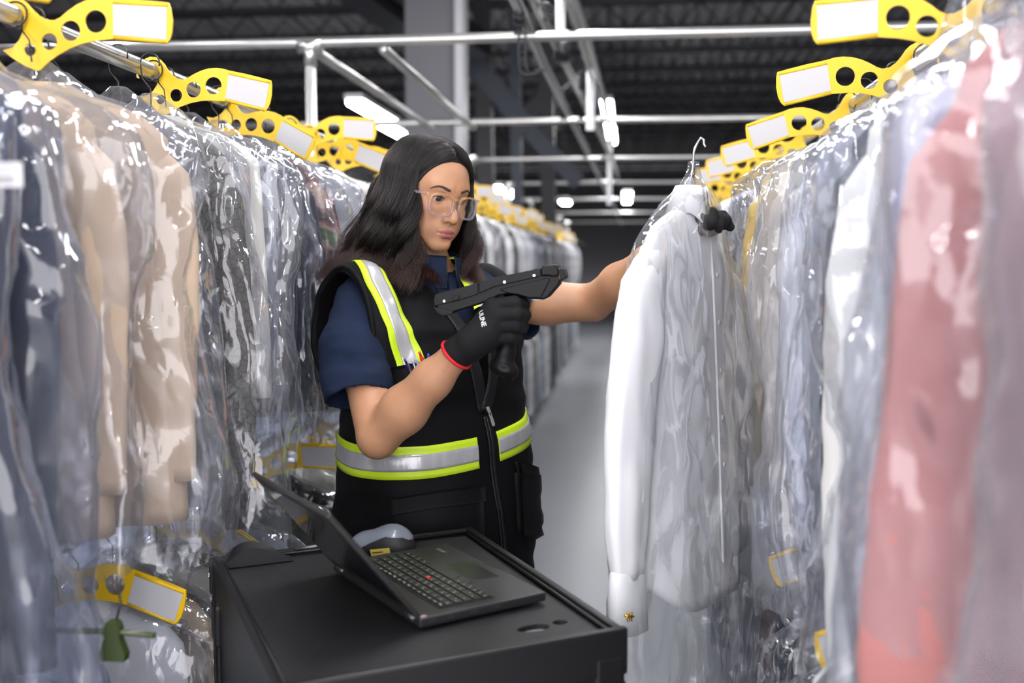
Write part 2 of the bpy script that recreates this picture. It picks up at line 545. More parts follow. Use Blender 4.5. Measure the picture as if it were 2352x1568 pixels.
# body frame: +y where the chest faces
BM = yawm(-130)
BC = np.array([-.43, 2.17, 0.])
def b2w(q): return np.asarray(q, float) @ BM.T + BC
def w2b(p): return (p - BC) @ BM
SH_R = b2w((.172, -.005, 1.325)); SH_L = b2w((-.175, .010, 1.325))
EL_R = P(868, 1005, 1.86); WR_R = P(1050, 812, 1.80)
EL_L = P(1362, 695, 2.27); WR_L = P(1552, 558, 2.07)
ARM_R = [SH_R, SH_R * .5 + EL_R * .5 + np.array([-.012, 0, 0]), EL_R]
FRM_R = [EL_R, EL_R * .68 + WR_R * .32 + np.array([.003, 0, .004]), EL_R * .3 + WR_R * .7, WR_R]
ARM_L = [SH_L, SH_L * .45 + EL_L * .55, EL_L]
FRM_L = [EL_L, EL_L * .65 + WR_L * .35, EL_L * .3 + WR_L * .7, WR_L]
NK = b2w((0, -.012, 1.36)); NKT = h2w((0, -.022, -.055))
def body_sdf(p):
    q = w2b(p); ax = q.copy(); ax[:, 0] = np.abs(ax[:, 0])
    d = s_ell(q, (0, .0, 1.21), (.150, .100, .19))
    d = smin(d, s_ell(ax, (.07, .075, 1.20), (.055, .050, .055)), .04)
    d = smin(d, s_ell(q, (0, .0, 1.02), (.130, .095, .18)), .06)
    d = smin(d, s_ell(q, (0, -.01, .88), (.170, .125, .15)), .06)
    d = smin(d, s_cap(ax, (.0, -.012, 1.352), (.145, -.005, 1.325), .045, .05), .03)
    d = smin(d, s_cap(ax, (.0, -.02, 1.41), (.12, -.01, 1.34), .04, .035), .03)
    d = smin(d, s_cap(p, NK, NKT, .053, .050), .03)
    for sgn in (1, -1):
        d = smin(d, s_chain(q, [(sgn * .085, -.005, .86), (sgn * .10, .01, .47), (sgn * .105, -.015, .10)], [.085, .052, .036], .02), .03)
        d = smin(d, s_cap(q, (sgn * .105, -.03, .06), (sgn * .115, .12, .035), .034, .028), .02)
    d = smin(d, s_chain(p, ARM_R, [.050, .046, .0405], .02), .03)
    d = smin(d, s_chain(p, FRM_R, [.0385, .0440, .0350, .0270], .02), .010)
    d = smin(d, s_chain(p, ARM_L, [.052, .049, .0420], .02), .03)
    d = smin(d, s_chain(p, FRM_L, [.0400, .0420, .0340, .0265], .02), .012)
    return d

# ---------------------------------------------------------------- hands: five fingers each, the same chains carry the gloves
def g(px, py, y): return P(px, py, y)
HR = dict(   # her right hand closed round the scanner's pistol grip
    palm=[(WR_R, .027), (g(1085, 785, 1.792), .029), (g(1112, 768, 1.79), .029)],
    spread=[[g(1080, 785, 1.795), g(1132, 704, 1.797)], [g(1080, 790, 1.792), g(1140, 726, 1.787)], [g(1080, 795, 1.79), g(1140, 751, 1.787)], [g(1080, 800, 1.792), g(1132, 776, 1.79)]],
    fingers=[[g(1132, 702, 1.797), g(1182, 697, 1.790), g(1200, 700, 1.822), g(1178, 704, 1.862)],
             [g(1140, 726, 1.787), g(1188, 722, 1.781), g(1203, 724, 1.818), g(1178, 728, 1.862)],
             [g(1140, 751, 1.787), g(1184, 748, 1.782), g(1198, 750, 1.818), g(1174, 754, 1.860)],
             [g(1132, 776, 1.790), g(1172, 775, 1.787), g(1186, 777, 1.818), g(1164, 780, 1.856)]],
    fr=[.0140, .0136, .0132, .0126],
    thumb=([g(1080, 770, 1.815), g(1105, 725, 1.850), g(1140, 705, 1.880), g(1172, 704, 1.886)], [.018, .0165, .0145, .0130]))
HL = dict(   # her left hand, pinching the shoulder of the bagged shirt from behind
    palm=[(WR_L, .026), (g(1575, 530, 2.005), .027), (g(1598, 512, 1.985), .026)],
    spread=[[g(1575, 530, 2.005), g(1612, 484, 1.960)], [g(1578, 530, 2.005), g(1630, 492, 1.975)], [g(1580, 532, 2.005), g(1642, 500, 1.990)], [g(1580, 535, 2.010), g(1645, 512, 2.000)]],
    fingers=[[g(1612, 484, 1.960), g(1634, 492, 1.930), g(1630, 514, 1.910), g(1611, 528, 1.915)],
             [g(1632, 492, 1.970), g(1652, 504, 1.945), g(1646, 522, 1.930), g(1629, 532, 1.930)],
             [g(1642, 500, 1.985), g(1660, 497, 1.965), g(1667, 506, 1.955), g(1660, 516, 1.950)],
             [g(1645, 512, 1.995), g(1662, 514, 1.980), g(1673, 517, 1.970), g(1677, 521, 1.960)]],
    fr=[.0128, .0124, .0112, .0100],
    thumb=([g(1580, 520, 1.990), g(1590, 492, 1.960), g(1600, 486, 1.930), g(1606, 500, 1.910)], [.0155, .0140, .0125, .0110]))
def hand_sdf(p, H, off=0.0):
    d = s_chain(p, [a for a, _ in H['palm']], [r for _, r in H['palm']], .01)
    for (a, b) in H['spread']: d = smin(d, s_cap(p, a, b, .022, .0175), .012)
    for f, r in zip(H['fingers'], H['fr']):
        d = smin(d, s_chain(p, f, [r * 1.05, r, r * .97, r * .88], .003), .0035)
    t, rs = H['thumb']; d = smin(d, s_chain(p, t, rs, .003), .006)
    return d - off

def hbounds(H, m=.045):
    q = np.array([a for a, _ in H['palm']] + [p for f in H['fingers'] for p in f] + [p for p in H['thumb'][0]] + [p for s_ in H['spread'] for p in s_])
    return q.min(0) - m, q.max(0) + m
def skin_mat():
    m, N, L = nt('skin')
    b = N['Principled BSDF']
    a = N.new('ShaderNodeAttribute'); a.attribute_name = 'tone'
    n = N.new('ShaderNodeTexNoise'); n.inputs['Scale'].default_value = 60; n.inputs['Detail'].default_value = 4
    tc = N.new('ShaderNodeTexCoord'); L.new(tc.outputs['Object'], n.inputs[0])
    mr = N.new('ShaderNodeMapRange'); mr.inputs[3].default_value = .90; mr.inputs[4].default_value = 1.08; L.new(n.outputs[0], mr.inputs[0])
    mx = N.new('ShaderNodeMix'); mx.data_type = 'RGBA'; mx.blend_type = 'MULTIPLY'; mx.inputs[0].default_value = 1
    L.new(a.outputs['Color'], mx.inputs[6]); L.new(mr.outputs[0], mx.inputs[7]); L.new(mx.outputs[2], b.inputs['Base Color'])
    b.inputs['Roughness'].default_value = .46
    b.inputs['Specular IOR Level'].default_value = .42
    b.inputs['Subsurface Weight'].default_value = .25
    b.inputs['Subsurface Radius'].default_value = (.010, .004, .002); b.inputs['Subsurface Scale'].default_value = 1
    n2 = N.new('ShaderNodeTexNoise'); n2.inputs['Scale'].default_value = 900; L.new(tc.outputs['Object'], n2.inputs[0])
    bp = N.new('ShaderNodeBump'); bp.inputs['Strength'].default_value = .12; bp.inputs['Distance'].default_value = .0008
    L.new(n2.outputs[0], bp.inputs['Height']); L.new(bp.outputs[0], b.inputs['Normal'])
    return m
M_SKIN = skin_mat()
M_NAVY = mat('navy cotton', (.011, .019, .046), .85, bump=.5, bscale=900, var=.25, vscale=30, spec=.2)
M_VEST = mat('black vest cloth', (.0035, .0035, .0042), .65, bump=.25, bscale=1200, spec=.15)
M_VESTIN = mat('black quilted lining', (.005, .005, .006), .42, bump=.4, bscale=300, spec=.35)
M_GLOVE = mat('black knit glove', (.0045, .0045, .005), .7, bump=.5, bscale=1500, spec=.3)
M_RED = mat('red knit band', (.75, .015, .02), .7, bump=.4, bscale=1500)
M_LIME = mat('lime reflective tape', (.62, .86, .02), .45, emit=0, spec=.5)
M_SILVER = mat('silver reflective tape', (.50, .50, .51), .25, metal=.25, bump=.6, bscale=60, spec=.7, var=.28, vscale=42, stretch=(1, 1, .25))
M_WHITEINK = mat('white print', (.8, .8, .82), .5)

SKIN = np.array([.53, .275, .155])
# one skin surface: coarse below the chin, fine over the face
bv, bf = surfnet(body_sdf, (-.82, 1.68, 0), (.22, 2.52, 1.47), .006)
hv, hf = surfnet(lambda q: smin(head_sdf(q), s_cap(q, (0, -.022, -.06), w2h(NK[None])[0], .0505, .053), .02), (-.092, -.115, -.150), (.092, .125, .125), .0016)
hw = h2w(hv)
hr, hrf = surfnet(lambda p: hand_sdf(p, HR, -.0035), *hbounds(HR), .003)
hl, hlf = surfnet(lambda p: hand_sdf(p, HL, -.003), *hbounds(HL), .003)
V = np.concatenate([hw, bv, hr, hl]); o1 = len(hw); o2 = o1 + len(bv); o3 = o2 + len(hr)
body = pmesh('body', V, np.concatenate([hf, bf + o1, hrf + o2, hlf + o3]), M_SKIN)
tone = np.tile(SKIN, (len(V), 1))
up, lo = lips(hv)
lm = np.clip(1 - (np.minimum(up, lo) - .0004) / .0014, 0, 1)[:, None]
inn = np.clip(1 - np.abs(hv[:, 2] + .0708) / .0011, 0, 1)[:, None] * lm
T = tone[:o1]
ck = np.exp(-(((np.abs(hv[:, 0]) - .042) / .02) ** 2 + ((hv[:, 2] + .022) / .02) ** 2))[:, None] * (hv[:, 1:2] > .02)
T = T * (1 - .25 * ck) + np.array([.56, .22, .15]) * .25 * ck
T = T * (1 - lm) + np.array([.40, .125, .115]) * lm
T = T * (1 - inn) + np.array([.13, .03, .03]) * inn
# eyebrows are coloured hairs on the brow; here only the shadowless tint of the brow skin
tone[:o1] = T
att = body.data.color_attributes.new('tone', 'FLOAT_COLOR', 'POINT')
att.data.foreach_set('color', np.concatenate([tone, np.ones((len(V), 1))], 1).astype(np.float32).ravel())

# ---------------------------------------------------------------- eyes
def eye_mats():
    out = []
    out.append(mat('eye white', (.72, .68, .66), .12, spec=.6, coat=.6))
    out.append(mat('dark brown iris', (.018, .008, .005), .08, spec=.7, coat=1))
    out.append(mat('pupil', (.002, .002, .002), .05, coat=1))
    return out
EM = eye_mats()
gaze = Vector((-.05, .96, -.20)).normalized()
for i, e in enumerate(EYE):
    mb = MB(); Mx = frame(gaze, (0, 0, 1)).to_3x3() @ Matrix(((0, 0, 1), (1, 0, 0), (0, 1, 0)))
    prof = [(.0122 * math.sin(a), .0122 * math.cos(a)) for a in np.linspace(.70, PI, 16)]
    mb.lathe([(max(r, 1e-5), z) for r, z in prof], e, 28, 0, Mx)
    iris = [(.0122 * math.sin(a), .0122 * math.cos(a) + .0004) for a in np.linspace(.20, .72, 5)]
    mb.lathe(iris, e, 28, 1, Mx)
    mb.lathe([(1e-5, .0126), (.0020, .0124), (.0026, .01235)], e, 20, 2, Mx)
    V_ = h2w(np.array(mb.v)) - POFF; mb.v = [tuple(x) for x in V_]
    o = mb.build('eye', EM, PERSON); o['label'] = 'dark brown eye'
# lashes and brows
M_BROW = mat('dark brow hair', (.075, .042, .028), .8, bump=1, bscale=900)
M_LASH = mat('dark lashes', (.015, .01, .008), .6)
for sgn in (1, -1):
    pts = [(sgn * x, 0.0, z) for x, z in ((.0115, .0203), (.018, .0222), (.027, .0243), (.037, .0243), (.0465, .0203), (.0525, .0152))]
    pth = smoothpath([(a, .09 - abs(a) * .35, c) for a, _, c in pts], 6)
    wd = np.interp(np.linspace(0, 1, len(pth)), [0, .15, .55, 1], [.0050, .0064, .0046, .0012])
    Vb, Fb = strip(head_sdf, pth, wd, .0003, .0012, 4)
    o = pmesh('eyebrow', h2w(Vb), Fb, M_BROW)
    mb = MB()
    ls = smoothpath([(sgn * .0175, .0795, -.0004), (sgn * .0240, .0822, .0038), (sgn * .0310, .0832, .0050), (sgn * .0390, .0802, .0038), (sgn * .0455, .0752, -.0006)], 5)
    for k, q in enumerate(ls):
        a = Vector(q); t = k / len(ls)
        d_ = Vector((sgn * (.0012 + .003 * t), .0042, -.0004))
        mb.tube([a - Vector((0, .002, 0)), a + d_ * .6, a + d_ * 1.1 + Vector((0, 0, .0016))], [.0004, .0003, .00012], 4)
    mb.tube([Vector(q) + Vector((0, .0002, 0)) for q in ls], .00055, 6)
    mb.v = [tuple(x) for x in (h2w(np.array(mb.v)) - POFF)]
    mb.build('eyelashes', M_LASH, PERSON)

# ---------------------------------------------------------------- gloves
def glove_fn(H, wr, el, r0):
    ax_ = (np.array(el) - np.array(wr)); ax_ /= np.linalg.norm(ax_)
    def f(p):
        d = hand_sdf(p, H)
        d = smin(d, s_cap(p, wr, wr + ax_ * .035, .0290, .0300), .012)
        return smax(d, (p - wr) @ ax_ - r0, .001)
    return f, ax_
gf, axr = glove_fn(HR, WR_R, EL_R, .006)
gv, gfc = surfnet(gf, *hbounds(HR), .0018)
gl = pmesh('glove', gv, gfc, M_GLOVE); gl['label'] = 'black glove with white lettering and a red wrist band'
gf2, axl = glove_fn(HL, WR_L, EL_L, .006)
gv, gfc = surfnet(gf2, *hbounds(HL), .0016)
gl2 = pmesh('glove', gv, gfc, M_GLOVE)
# red band at the wrist
def ringpath(c, ax_, r, n=40):
    ax_ = Vector(ax_); u = ax_.orthogonal().normalized(); v = ax_.cross(u)
    return [np.array(Vector(c) + (u * math.cos(t) + v * math.sin(t)) * r) for t in np.linspace(0, 2 * PI, n)]
mb = MB(); c = WR_R + axr * .007
rp = [stick(gf, np.array([q]), .0008, 3)[0] - POFF for q in ringpath(c - axr * .004, axr, .031)]
mb.tube(rp, .0034, 8); mb.build('wrist_band', M_RED, gl)['label'] = 'red knit wrist band'
# ULINE lettering down the back of the glove
def text_mesh(s, size, ext=.0003):
    cu = D.curves.new('lettering', 'FONT'); cu.body = s; cu.size = size; cu.extrude = ext; cu.align_x = 'CENTER'; cu.align_y = 'CENTER'; cu.resolution_u = 2
    cu.offset = size * .012
    to = D.objects.new('lettering', cu); COL.objects.link(to)
    bpy.context.view_layer.update()
    me = D.meshes.new_from_object(to.evaluated_get(bpy.context.evaluated_depsgraph_get()))
    D.objects.remove(to); 
    V = np.array([v.co[:] for v in me.vertices]); Fc = [list(p.vertices) for p in me.polygons]
    return V, Fc
tv, tf = text_mesh('ULINE', .0125)
hp, _ = hit(gf, [1104, 1112], [714, 750], 1.6, 2.0)
c0 = hp.mean(0); ax1 = hp[1] - hp[0]; ax1 /= np.linalg.norm(ax1)
nn = grad(gf, c0[None])[0]; nn -= ax1 * (nn @ ax1); nn /= np.linalg.norm(nn); ay = np.cross(nn, ax1)
W3 = c0 + tv[:, :1] * ax1 + tv[:, 1:2] * ay + nn * .0
W3 = stick(gf, W3, .0006, 4) + nn * tv[:, 2:3]
pmesh('lettering', W3, tf, M_WHITEINK, gl, False).location = (0, 0, 0)

# ---------------------------------------------------------------- shirt (navy) and trousers
def loft(q, zs, As, Bs, Ys, e=2.4, X0=None):
    a = np.interp(q[:, 2], zs, As); b = np.interp(q[:, 2], zs, Bs); y = np.interp(q[:, 2], zs, Ys)
    x = q[:, 0] if X0 is None else q[:, 0] - np.interp(q[:, 2], zs, X0)
    r = (np.abs(x / a) ** e + np.abs((q[:, 1] - y) / b) ** e) ** (1 / e)
    return (r - 1) * np.minimum(a, b) * .92
def fold(p, s, amp, seed=0):
    """soft cloth folds"""
    a = np.sin(p[:, 0] * s[0] + 1.7 * np.sin(p[:, 2] * s[2] + seed) + seed * 2.1)
    b = np.sin(p[:, 1] * s[1] + 1.3 * np.sin(p[:, 2] * s[2] * .7 + seed * 1.3) + p[:, 2] * s[2] * 1.3)
    return amp * (a * .6 + b * .4)
SLV_R = [SH_R + np.array([0, 0, .006]), P(812, 800, 1.965), P(824, 918, 1.915)]
SLV_L = [SH_L, P(1190, 706, 2.285), P(1232, 716, 2.275)]
NDIR = (NKT - NK) / np.linalg.norm(NKT - NK)
def shirt_sdf(p):
    q = w2b(p); ax = q.copy(); ax[:, 0] = np.abs(ax[:, 0])
    d = loft(q, [.78, .9, 1.05, 1.2, 1.3, 1.36, 1.40], [.19, .185, .165, .172, .165, .12, .07], [.15, .145, .125, .128, .11, .08, .06], [0, 0, 0, .005, 0, -.005, -.01])
    d = smax(d, .80 - q[:, 2], .01); d = smax(d, q[:, 2] - 1.40, .02)
    d = smin(d, s_cap(ax, (0, -.015, 1.375), (.155, -.005, 1.335), .045, .055), .03)
    d = smin(d, s_chain(p, SLV_R, [.062, .068, .070], .02), .03)
    d = smin(d, s_chain(p, SLV_L, [.070, .068, .066], .02), .035)
    for S in (SLV_R, SLV_L):
        u = S[-1] - S[-2]; u = u / np.linalg.norm(u)
        d = smax(d, (p - S[-1]) @ u - .0, .003)
    d = d + fold(p, (46, 40, 30), .0034, 1.0) + fold(p, (95, 80, 120), .0011, 4.) + fold(p, (20, 25, 70), .0022, 7.)
    return d
def sleeve_hollow(p):
    d = 1e9
    for S, A in ((SLV_R, [ARM_R[1], EL_R]), (SLV_L, [ARM_L[1], EL_L])):
        u = S[-1] - S[-2]; u = u / np.linalg.norm(u)
        e = s_cap(p, S[-1] - u * .06, S[-1] + u * .05, .058, .064)
        d = np.minimum(d, e)
    return d
sv, sf = surfnet(lambda p: smax(shirt_sdf(p), -sleeve_hollow(p), .003), (-.82, 1.80, .76), (-.02, 2.5, 1.47), .0045)
shirt = pmesh('shirt', sv, sf, M_NAVY); shirt['label'] = 'navy short-sleeved shirt'
# stand collar with a dark piped edge
def ring3(c, ux, uy, ang, rx_, ry_, lift):
    return [c + ux * math.cos(a) * rx_ + uy * math.sin(a) * ry_ + np.array([0, 0, 1.]) * (lift(a) if callable(lift) else lift) for a in ang]
bx_, by_ = BM[:, 0], BM[:, 1]
ang = np.linspace(math.radians(100), math.radians(440), 60)
c = b2w((0, .000, 1.372))
lift0 = lambda a: -.010 * max(0, math.sin(a)) ** 1.5
r0 = ring3(c, bx_, by_, ang, .085, .078, lift0)
r1 = ring3(c + np.array([0, 0, .030]), bx_, by_, ang, .076, .072, lift0)
r2 = ring3(c + np.array([0, 0, .068]), bx_, by_, ang, .069, .069, lift0)
r3 = ring3(c + np.array([0, 0, .068]), bx_, by_, ang, .0665, .0665, lift0)
r4 = ring3(c + np.array([0, 0, .0]), bx_, by_, ang, .080, .074, lift0)
Vc = np.array([r0, r1, r2, r3, r4]).reshape(-1, 3); n = len(ang)
Fc = [(i * n + k, i * n + k + 1, (i + 1) * n + k + 1, (i + 1) * n + k) for i in range(4) for k in range(n - 1)]
pmesh('collar', Vc, Fc, M_NAVY, shirt).location = (0, 0, 0)
mb = MB(); mb.tube([q - POFF for q in (r0[:1] + r1[:1] + r2 + r1[-1:] + r0[-1:])], .0019, 6)
mb.build('collar_piping', M_VESTIN, shirt)
hp_, ms_ = hit(shirt_sdf, [1004, 1000, 1004, 1022, 1050, 1078], [612, 635, 660, 697, 735, 765], 1.7, 2.5)
mb = MB(); mb.tube([q - POFF for q in smoothpath(hp_[~ms_], 6)], .0028, 8); mb.build('placket_piping', M_VESTIN, shirt)
def trousers_sdf(p):
    q = w2b(p)
    d = s_ell(q, (0, -.005, .86), (.185, .145, .15))
    for sgn in (1, -1):
        d = smin(d, s_chain(q, [(sgn * .095, 0, .84), (sgn * .105, .01, .47), (sgn * .11, -.01, .09)], [.105, .080, .066], .02), .02)
    d = smax(d, .065 - q[:, 2], .004)
    return d + fold(p, (30, 34, 22), .004, 3.)
tv_, tf_ = surfnet(trousers_sdf, (-.75, 1.85, .04), (-.05, 2.5, 1.03), .008)
pmesh('trousers', tv_, tf_, mat('dark navy trousers', (.012, .017, .035), .9, bump=.4, bscale=700))
for sgn in (1, -1):
    fn = lambda p: smax(smin(s_cap(w2b(p), (sgn * .105, -.045, .055), (sgn * .118, .135, .040), .045, .038), s_cap(w2b(p), (sgn * .105, -.02, .06), (sgn * .107, -.015, .11), .045, .05), .03), -w2b(p)[:, 2] + .004, .002)
    cc = b2w((sgn * .11, .04, .06))
    v_, f_ = surfnet(fn, cc - .20, cc + .20, .005); pmesh('shoe', v_, f_, mat('black shoe leather', (.01, .01, .011), .4))

# ---------------------------------------------------------------- vest
VZ = [.70, .80, .90, 1.0, 1.1, 1.2, 1.28, 1.33, 1.37, 1.405]
VA = [.232, .236, .232, .222, .213, .208, .200, .185, .150, .085]
VB = [.195, .198, .192, .180, .170, .166, .150, .125, .095, .060]
VY = [.010, .012, .012, .012, .010, .012, .008, .0, -.008, -.012]
def vest_sdf(p):
    q = w2b(p); ax = q.copy(); ax[:, 0] = np.abs(ax[:, 0])
    d = loft(q, VZ, VA, VB, VY, 2.25)
    d = smin(d, s_cap(ax, (.03, -.015, 1.400), (.165, -.005, 1.350), .030, .040), .03)
    d = smin(d, s_ell(q, (.190, -.005, 1.262), (.078, .124, .162)), .02)
    d = smin(d, s_ell(q, (-.165, -.005, 1.275), (.048, .108, .140)), .02)
    d = smax(d, q[:, 2] - 1.425, .01)
    # armholes
    t = np.sqrt(((q[:, 1] + .004) / .098) ** 2 + ((q[:, 2] - 1.262) / .138) ** 2) - 1
    tun = np.maximum(t * .098, .105 - ax[:, 0])
    tl = np.sqrt(((q[:, 1] + .004) / .088) ** 2 + ((q[:, 2] - 1.285) / .112) ** 2) - 1
    tun = np.where(q[:, 0] > 0, tun, np.maximum(tl * .088, .125 - ax[:, 0]))
    d = smax(d, -tun, .006)
    d = smax(d, .715 - q[:, 2], .006)
    w = np.clip((1.30 - q[:, 2]) / .25, 0, 1)
    d = d + fold(p, (20, 18, 13), .0050, .4) * w + fold(p, (55, 50, 21), .0016, 2.) + fold(p, (12, 16, 48), .0024, 5.)
    return d
def vest_cut(p):
    q = w2b(p)
    # neck and the open front above the zip pull
    nk = np.maximum(np.linalg.norm(q[:, :2] / np.array([.088, .082]), axis=1) * .085 - .085, 1.33 - q[:, 2])
    half = np.interp(q[:, 2], [1.10, 1.16, 1.24, 1.33, 1.40], [.0, .016, .034, .055, .085])
    vv = np.maximum(np.maximum(np.abs(q[:, 0]) - half, 1.105 - q[:, 2]), .02 - q[:, 1])
    return np.minimum(nk, vv)
vv_, vf_ = surfnet(lambda p: smax(vest_sdf(p), -vest_cut(p), .003), (-.86, 1.78, .69), (-.04, 2.56, 1.46), .0040)
vest = pmesh('safety_vest', vv_, vf_, M_VEST); vest['label'] = 'black zip vest with lime and silver reflective bands'
def on_vest(pts, y0=1.5, y1=2.6, fn=vest_sdf):
    q, miss = hit(fn, [a for a, _ in pts], [b for _, b in pts], y0, y1)
    return q[~miss]
def band(path, w_l, w_s, parts=('lime', 'silver'), closed=False):
    """lime tape with the silver tape sewn along its middle"""
    path = np.array(smoothpath(path, 10))
    v1, f1 = strip(vest_sdf, path, w_l, .0026, .0030, 9)
    lime = pmesh('reflective_band', v1, f1, M_LIME, vest); lime['label'] = 'lime reflective band'
    v2, f2 = strip(vest_sdf, path, w_s, .0040, .0016, 7)
    sv_ = pmesh('silver_tape', v2, f2, M_SILVER, lime); sv_['label'] = 'silver reflective tape'
    return lime
# waist band, all round the body, open at the zip
wz = []
for a in np.linspace(math.radians(97), math.radians(443), 60):
    s_ = math.sin(a)
    wz.append(b2w((.22 * math.cos(a), .18 * s_, 1.036 - .028 * math.cos(a - .35))))
WB = stick(vest_sdf, np.array(wz), .002)
band(WB, .066, .034)

# shoulder bands: down the chest into the pocket, over the shoulder and down the back
def stripe(px_path, ys=(1.5, 2.7), wl=.056, ws=.030, back=True):
    pts = on_vest(px_path, *ys)
    return pts
RB = stripe([(864, 632), (880, 664), (900, 712), (919, 768), (938, 822), (957, 870)])
top = b2w((.105, -.02, 1.43)); bk1 = b2w((.11, -.10, 1.36)); bk2 = b2w((.115, -.16, 1.20)); bk3 = b2w((.12, -.18, 1.08))
_t = w2b(RB[:1])[0]
topR = [b2w((_t[0] * .93, _t[1] - .035, 1.44)), b2w((_t[0] * .8, _t[1] - .08, 1.44)), b2w((.125, -.105, 1.40)), b2w((.12, -.15, 1.30))]
band([bk3, bk2] + topR[::-1] + list(RB), .060, .031)
LB = stripe([(1062, 612), (1085, 650), (1110, 700), (1126, 760)], (1.8, 2.7))
top = b2w((-.100, -.02, 1.43)); bk1 = b2w((-.11, -.10, 1.36)); bk2 = b2w((-.115, -.16, 1.20)); bk3 = b2w((-.12, -.18, 1.08))
_t = w2b(LB[:1])[0]
topL = [b2w((_t[0] + .004, _t[1] - .05, 1.43)), b2w((_t[0] + .006, _t[1] - .11, 1.39))]
band([bk3, bk2] + topL[::-1] + list(LB), .060, .031)
# lime piping down her side
sp_ = [b2w((.232 * math.cos(a), .19 * math.sin(a), z)) for z, a in ((1.02, -.95), (.95, -.95), (.86, -.95), (.78, -.95), (.73, -.95))]
v1, f1 = strip(vest_sdf, smoothpath(sp_, 6), .020, .003, .003, 4); pmesh('side_piping', v1, f1, M_LIME, vest)
# zip: open teeth up both lapels, closed below the pull
def zsurf(q, fn=vest_sdf): return stick(fn, np.array(q), .0015)
zc = [b2w((-.10 * (1.10 - z), .20, z)) for z in np.linspace(1.10, .73, 24)]
v1, f1 = strip(vest_sdf, zc, .017, .0028, .0022, 5); pmesh('zip_tape', v1, f1, M_VESTIN, vest)
mb = MB(); zl = stick(vest_sdf, np.array(smoothpath(zc, 4)), .0034) - POFF
mb.tube(zl, .0016, 6); mb.build('zip_teeth', mat('dark zip', (.03, .03, .033), .35, metal=.6), vest)
for sgn in (1, -1):
    zs_ = np.linspace(1.105, 1.385, 26)
    hw_ = np.interp(zs_, [1.10, 1.16, 1.24, 1.33, 1.40], [.003, .019, .037, .058, .088])
    pts = stick(vest_sdf, np.array([b2w((sgn * a, .18 - .3 * max(0, z - 1.25), z)) for a, z in zip(hw_, zs_)]), .002)
    v1, f1 = strip(vest_sdf, pts, .026, .0035, .007, 6); pmesh('lapel', v1, f1, M_VESTIN, vest)
    mb = MB(); q = stick(vest_sdf, pts, .004)
    n_ = grad(vest_sdf, q); 
    inw = -sgn * BM[:, 0]
    mb.tube(q - POFF + inw * .0145 - n_ * .002, .0017, 6); mb.build('zip_teeth', MATS['dark zip'], vest)
M_STEEL = mat('brushed steel', (.62, .60, .58), .28, metal=1)
pp = on_vest([(1116, 940), (1127, 975)]) ; pn = grad(vest_sdf, pp[:1])[0]
mb = MB(); ax_ = pp[1] - pp[0]; Mx = frame(ax_, pn)
mb.box((0, 0, 0), (.012, .009, .006), M=Mx.to_3x3(), bev=.0015)
mb.v = [tuple(Vector(v) + Vector(pp[0] + pn * .006 - POFF)) for v in mb.v]
mb2 = MB(); mb2.prism([(.004, -.0035), (.034, -.0045), (.037, -.002), (.037, .002), (.034, .0045), (.004, .0035)], -.0009, .0009, Mx.to_3x3(), holes=[[(.007, -.0015), (.013, -.0015), (.013, .0015), (.007, .0015)]])
mb.add([Vector(v) + Vector(pp[0] + pn * .0085 - POFF) for v in mb2.v], mb2.f)
mb.build('zip_pull', M_STEEL, vest)
# armhole binding
for sgn in (1, -1):
    ring = []
    for a in np.linspace(0, 2 * PI, 72, endpoint=False):
        yy, zz = (-.004 + .105 * math.cos(a), 1.262 + .146 * math.sin(a)) if sgn > 0 else (-.004 + .093 * math.cos(a), 1.285 + .118 * math.sin(a))
        # the outer lip of the armhole
        lo_, hi_ = .10, .30
        base = b2w((sgn * .10, yy, zz))
        xs = np.linspace(.30, .10, 60); pr = np.array([b2w((sgn * x, yy, zz)) for x in xs]); dv = vest_sdf(pr)
        k = np.argmax(dv < .001) if (dv < .001).any() else 59
        ring.append(pr[k])
    ring = np.array(ring)
    for _ in range(2): ring = (np.roll(ring, 1, 0) + ring * 2 + np.roll(ring, -1, 0)) / 4
    mb = MB(); mb.tube(list(ring - POFF) + [ring[0] - POFF, ring[1] - POFF], .0065, 10); mb.build('armhole_binding', M_VEST, vest)
# pockets: raised panels with a flap, as the cloth shows them
def panel(px, y0, y1, off, th, m, name, nx=14, ny=10, parent=vest):
    """a four-cornered sewn patch lying on the vest"""
    c = np.array(px, float); G = []
    for j in range(ny):
        for i in range(nx):
            u, v = i / (nx - 1), j / (ny - 1)
            G.append((1 - v) * ((1 - u) * c[0] + u * c[1]) + v * ((1 - u) * c[3] + u * c[2]))
    G = np.array(G); H_, _ = hit(vest_sdf, G[:, 0], G[:, 1], y0, y1)
    T_ = stick(vest_sdf, H_, off, 3); B_ = stick(vest_sdf, H_, off - th, 3)
    V_ = np.concatenate([T_, B_]); o = len(T_); F_ = []
    for j in range(ny - 1):
        for i in range(nx - 1):
            a = j * nx + i; F_ += [(a, a + 1, a + nx + 1, a + nx), (o + a, o + a + nx, o + a + nx + 1, o + a + 1)]
    bd = [i for i in range(nx)] + [j * nx + nx - 1 for j in range(1, ny)] + [(ny - 1) * nx + i for i in range(nx - 2, -1, -1)] + [j * nx for j in range(ny - 2, 0, -1)]
    F_ += [(bd[k], bd[(k + 1) % len(bd)], bd[(k + 1) % len(bd)] + o, bd[k] + o) for k in range(len(bd))]
    return pmesh(name, V_, F_, m, parent)
M_VEST2 = mat('black vest pocket cloth', (.0048, .0048, .0055), .6, bump=.25, bscale=1200, spec=.15)
panel([(905, 1150), (1105, 1122), (1112, 1260), (915, 1290)], 1.5, 2.6, .006, .006, M_VEST2, 'pocket')
panel([(903, 1142), (1106, 1115), (1110, 1150), (905, 1180)], 1.5, 2.6, .010, .005, M_VEST2, 'pocket_flap')
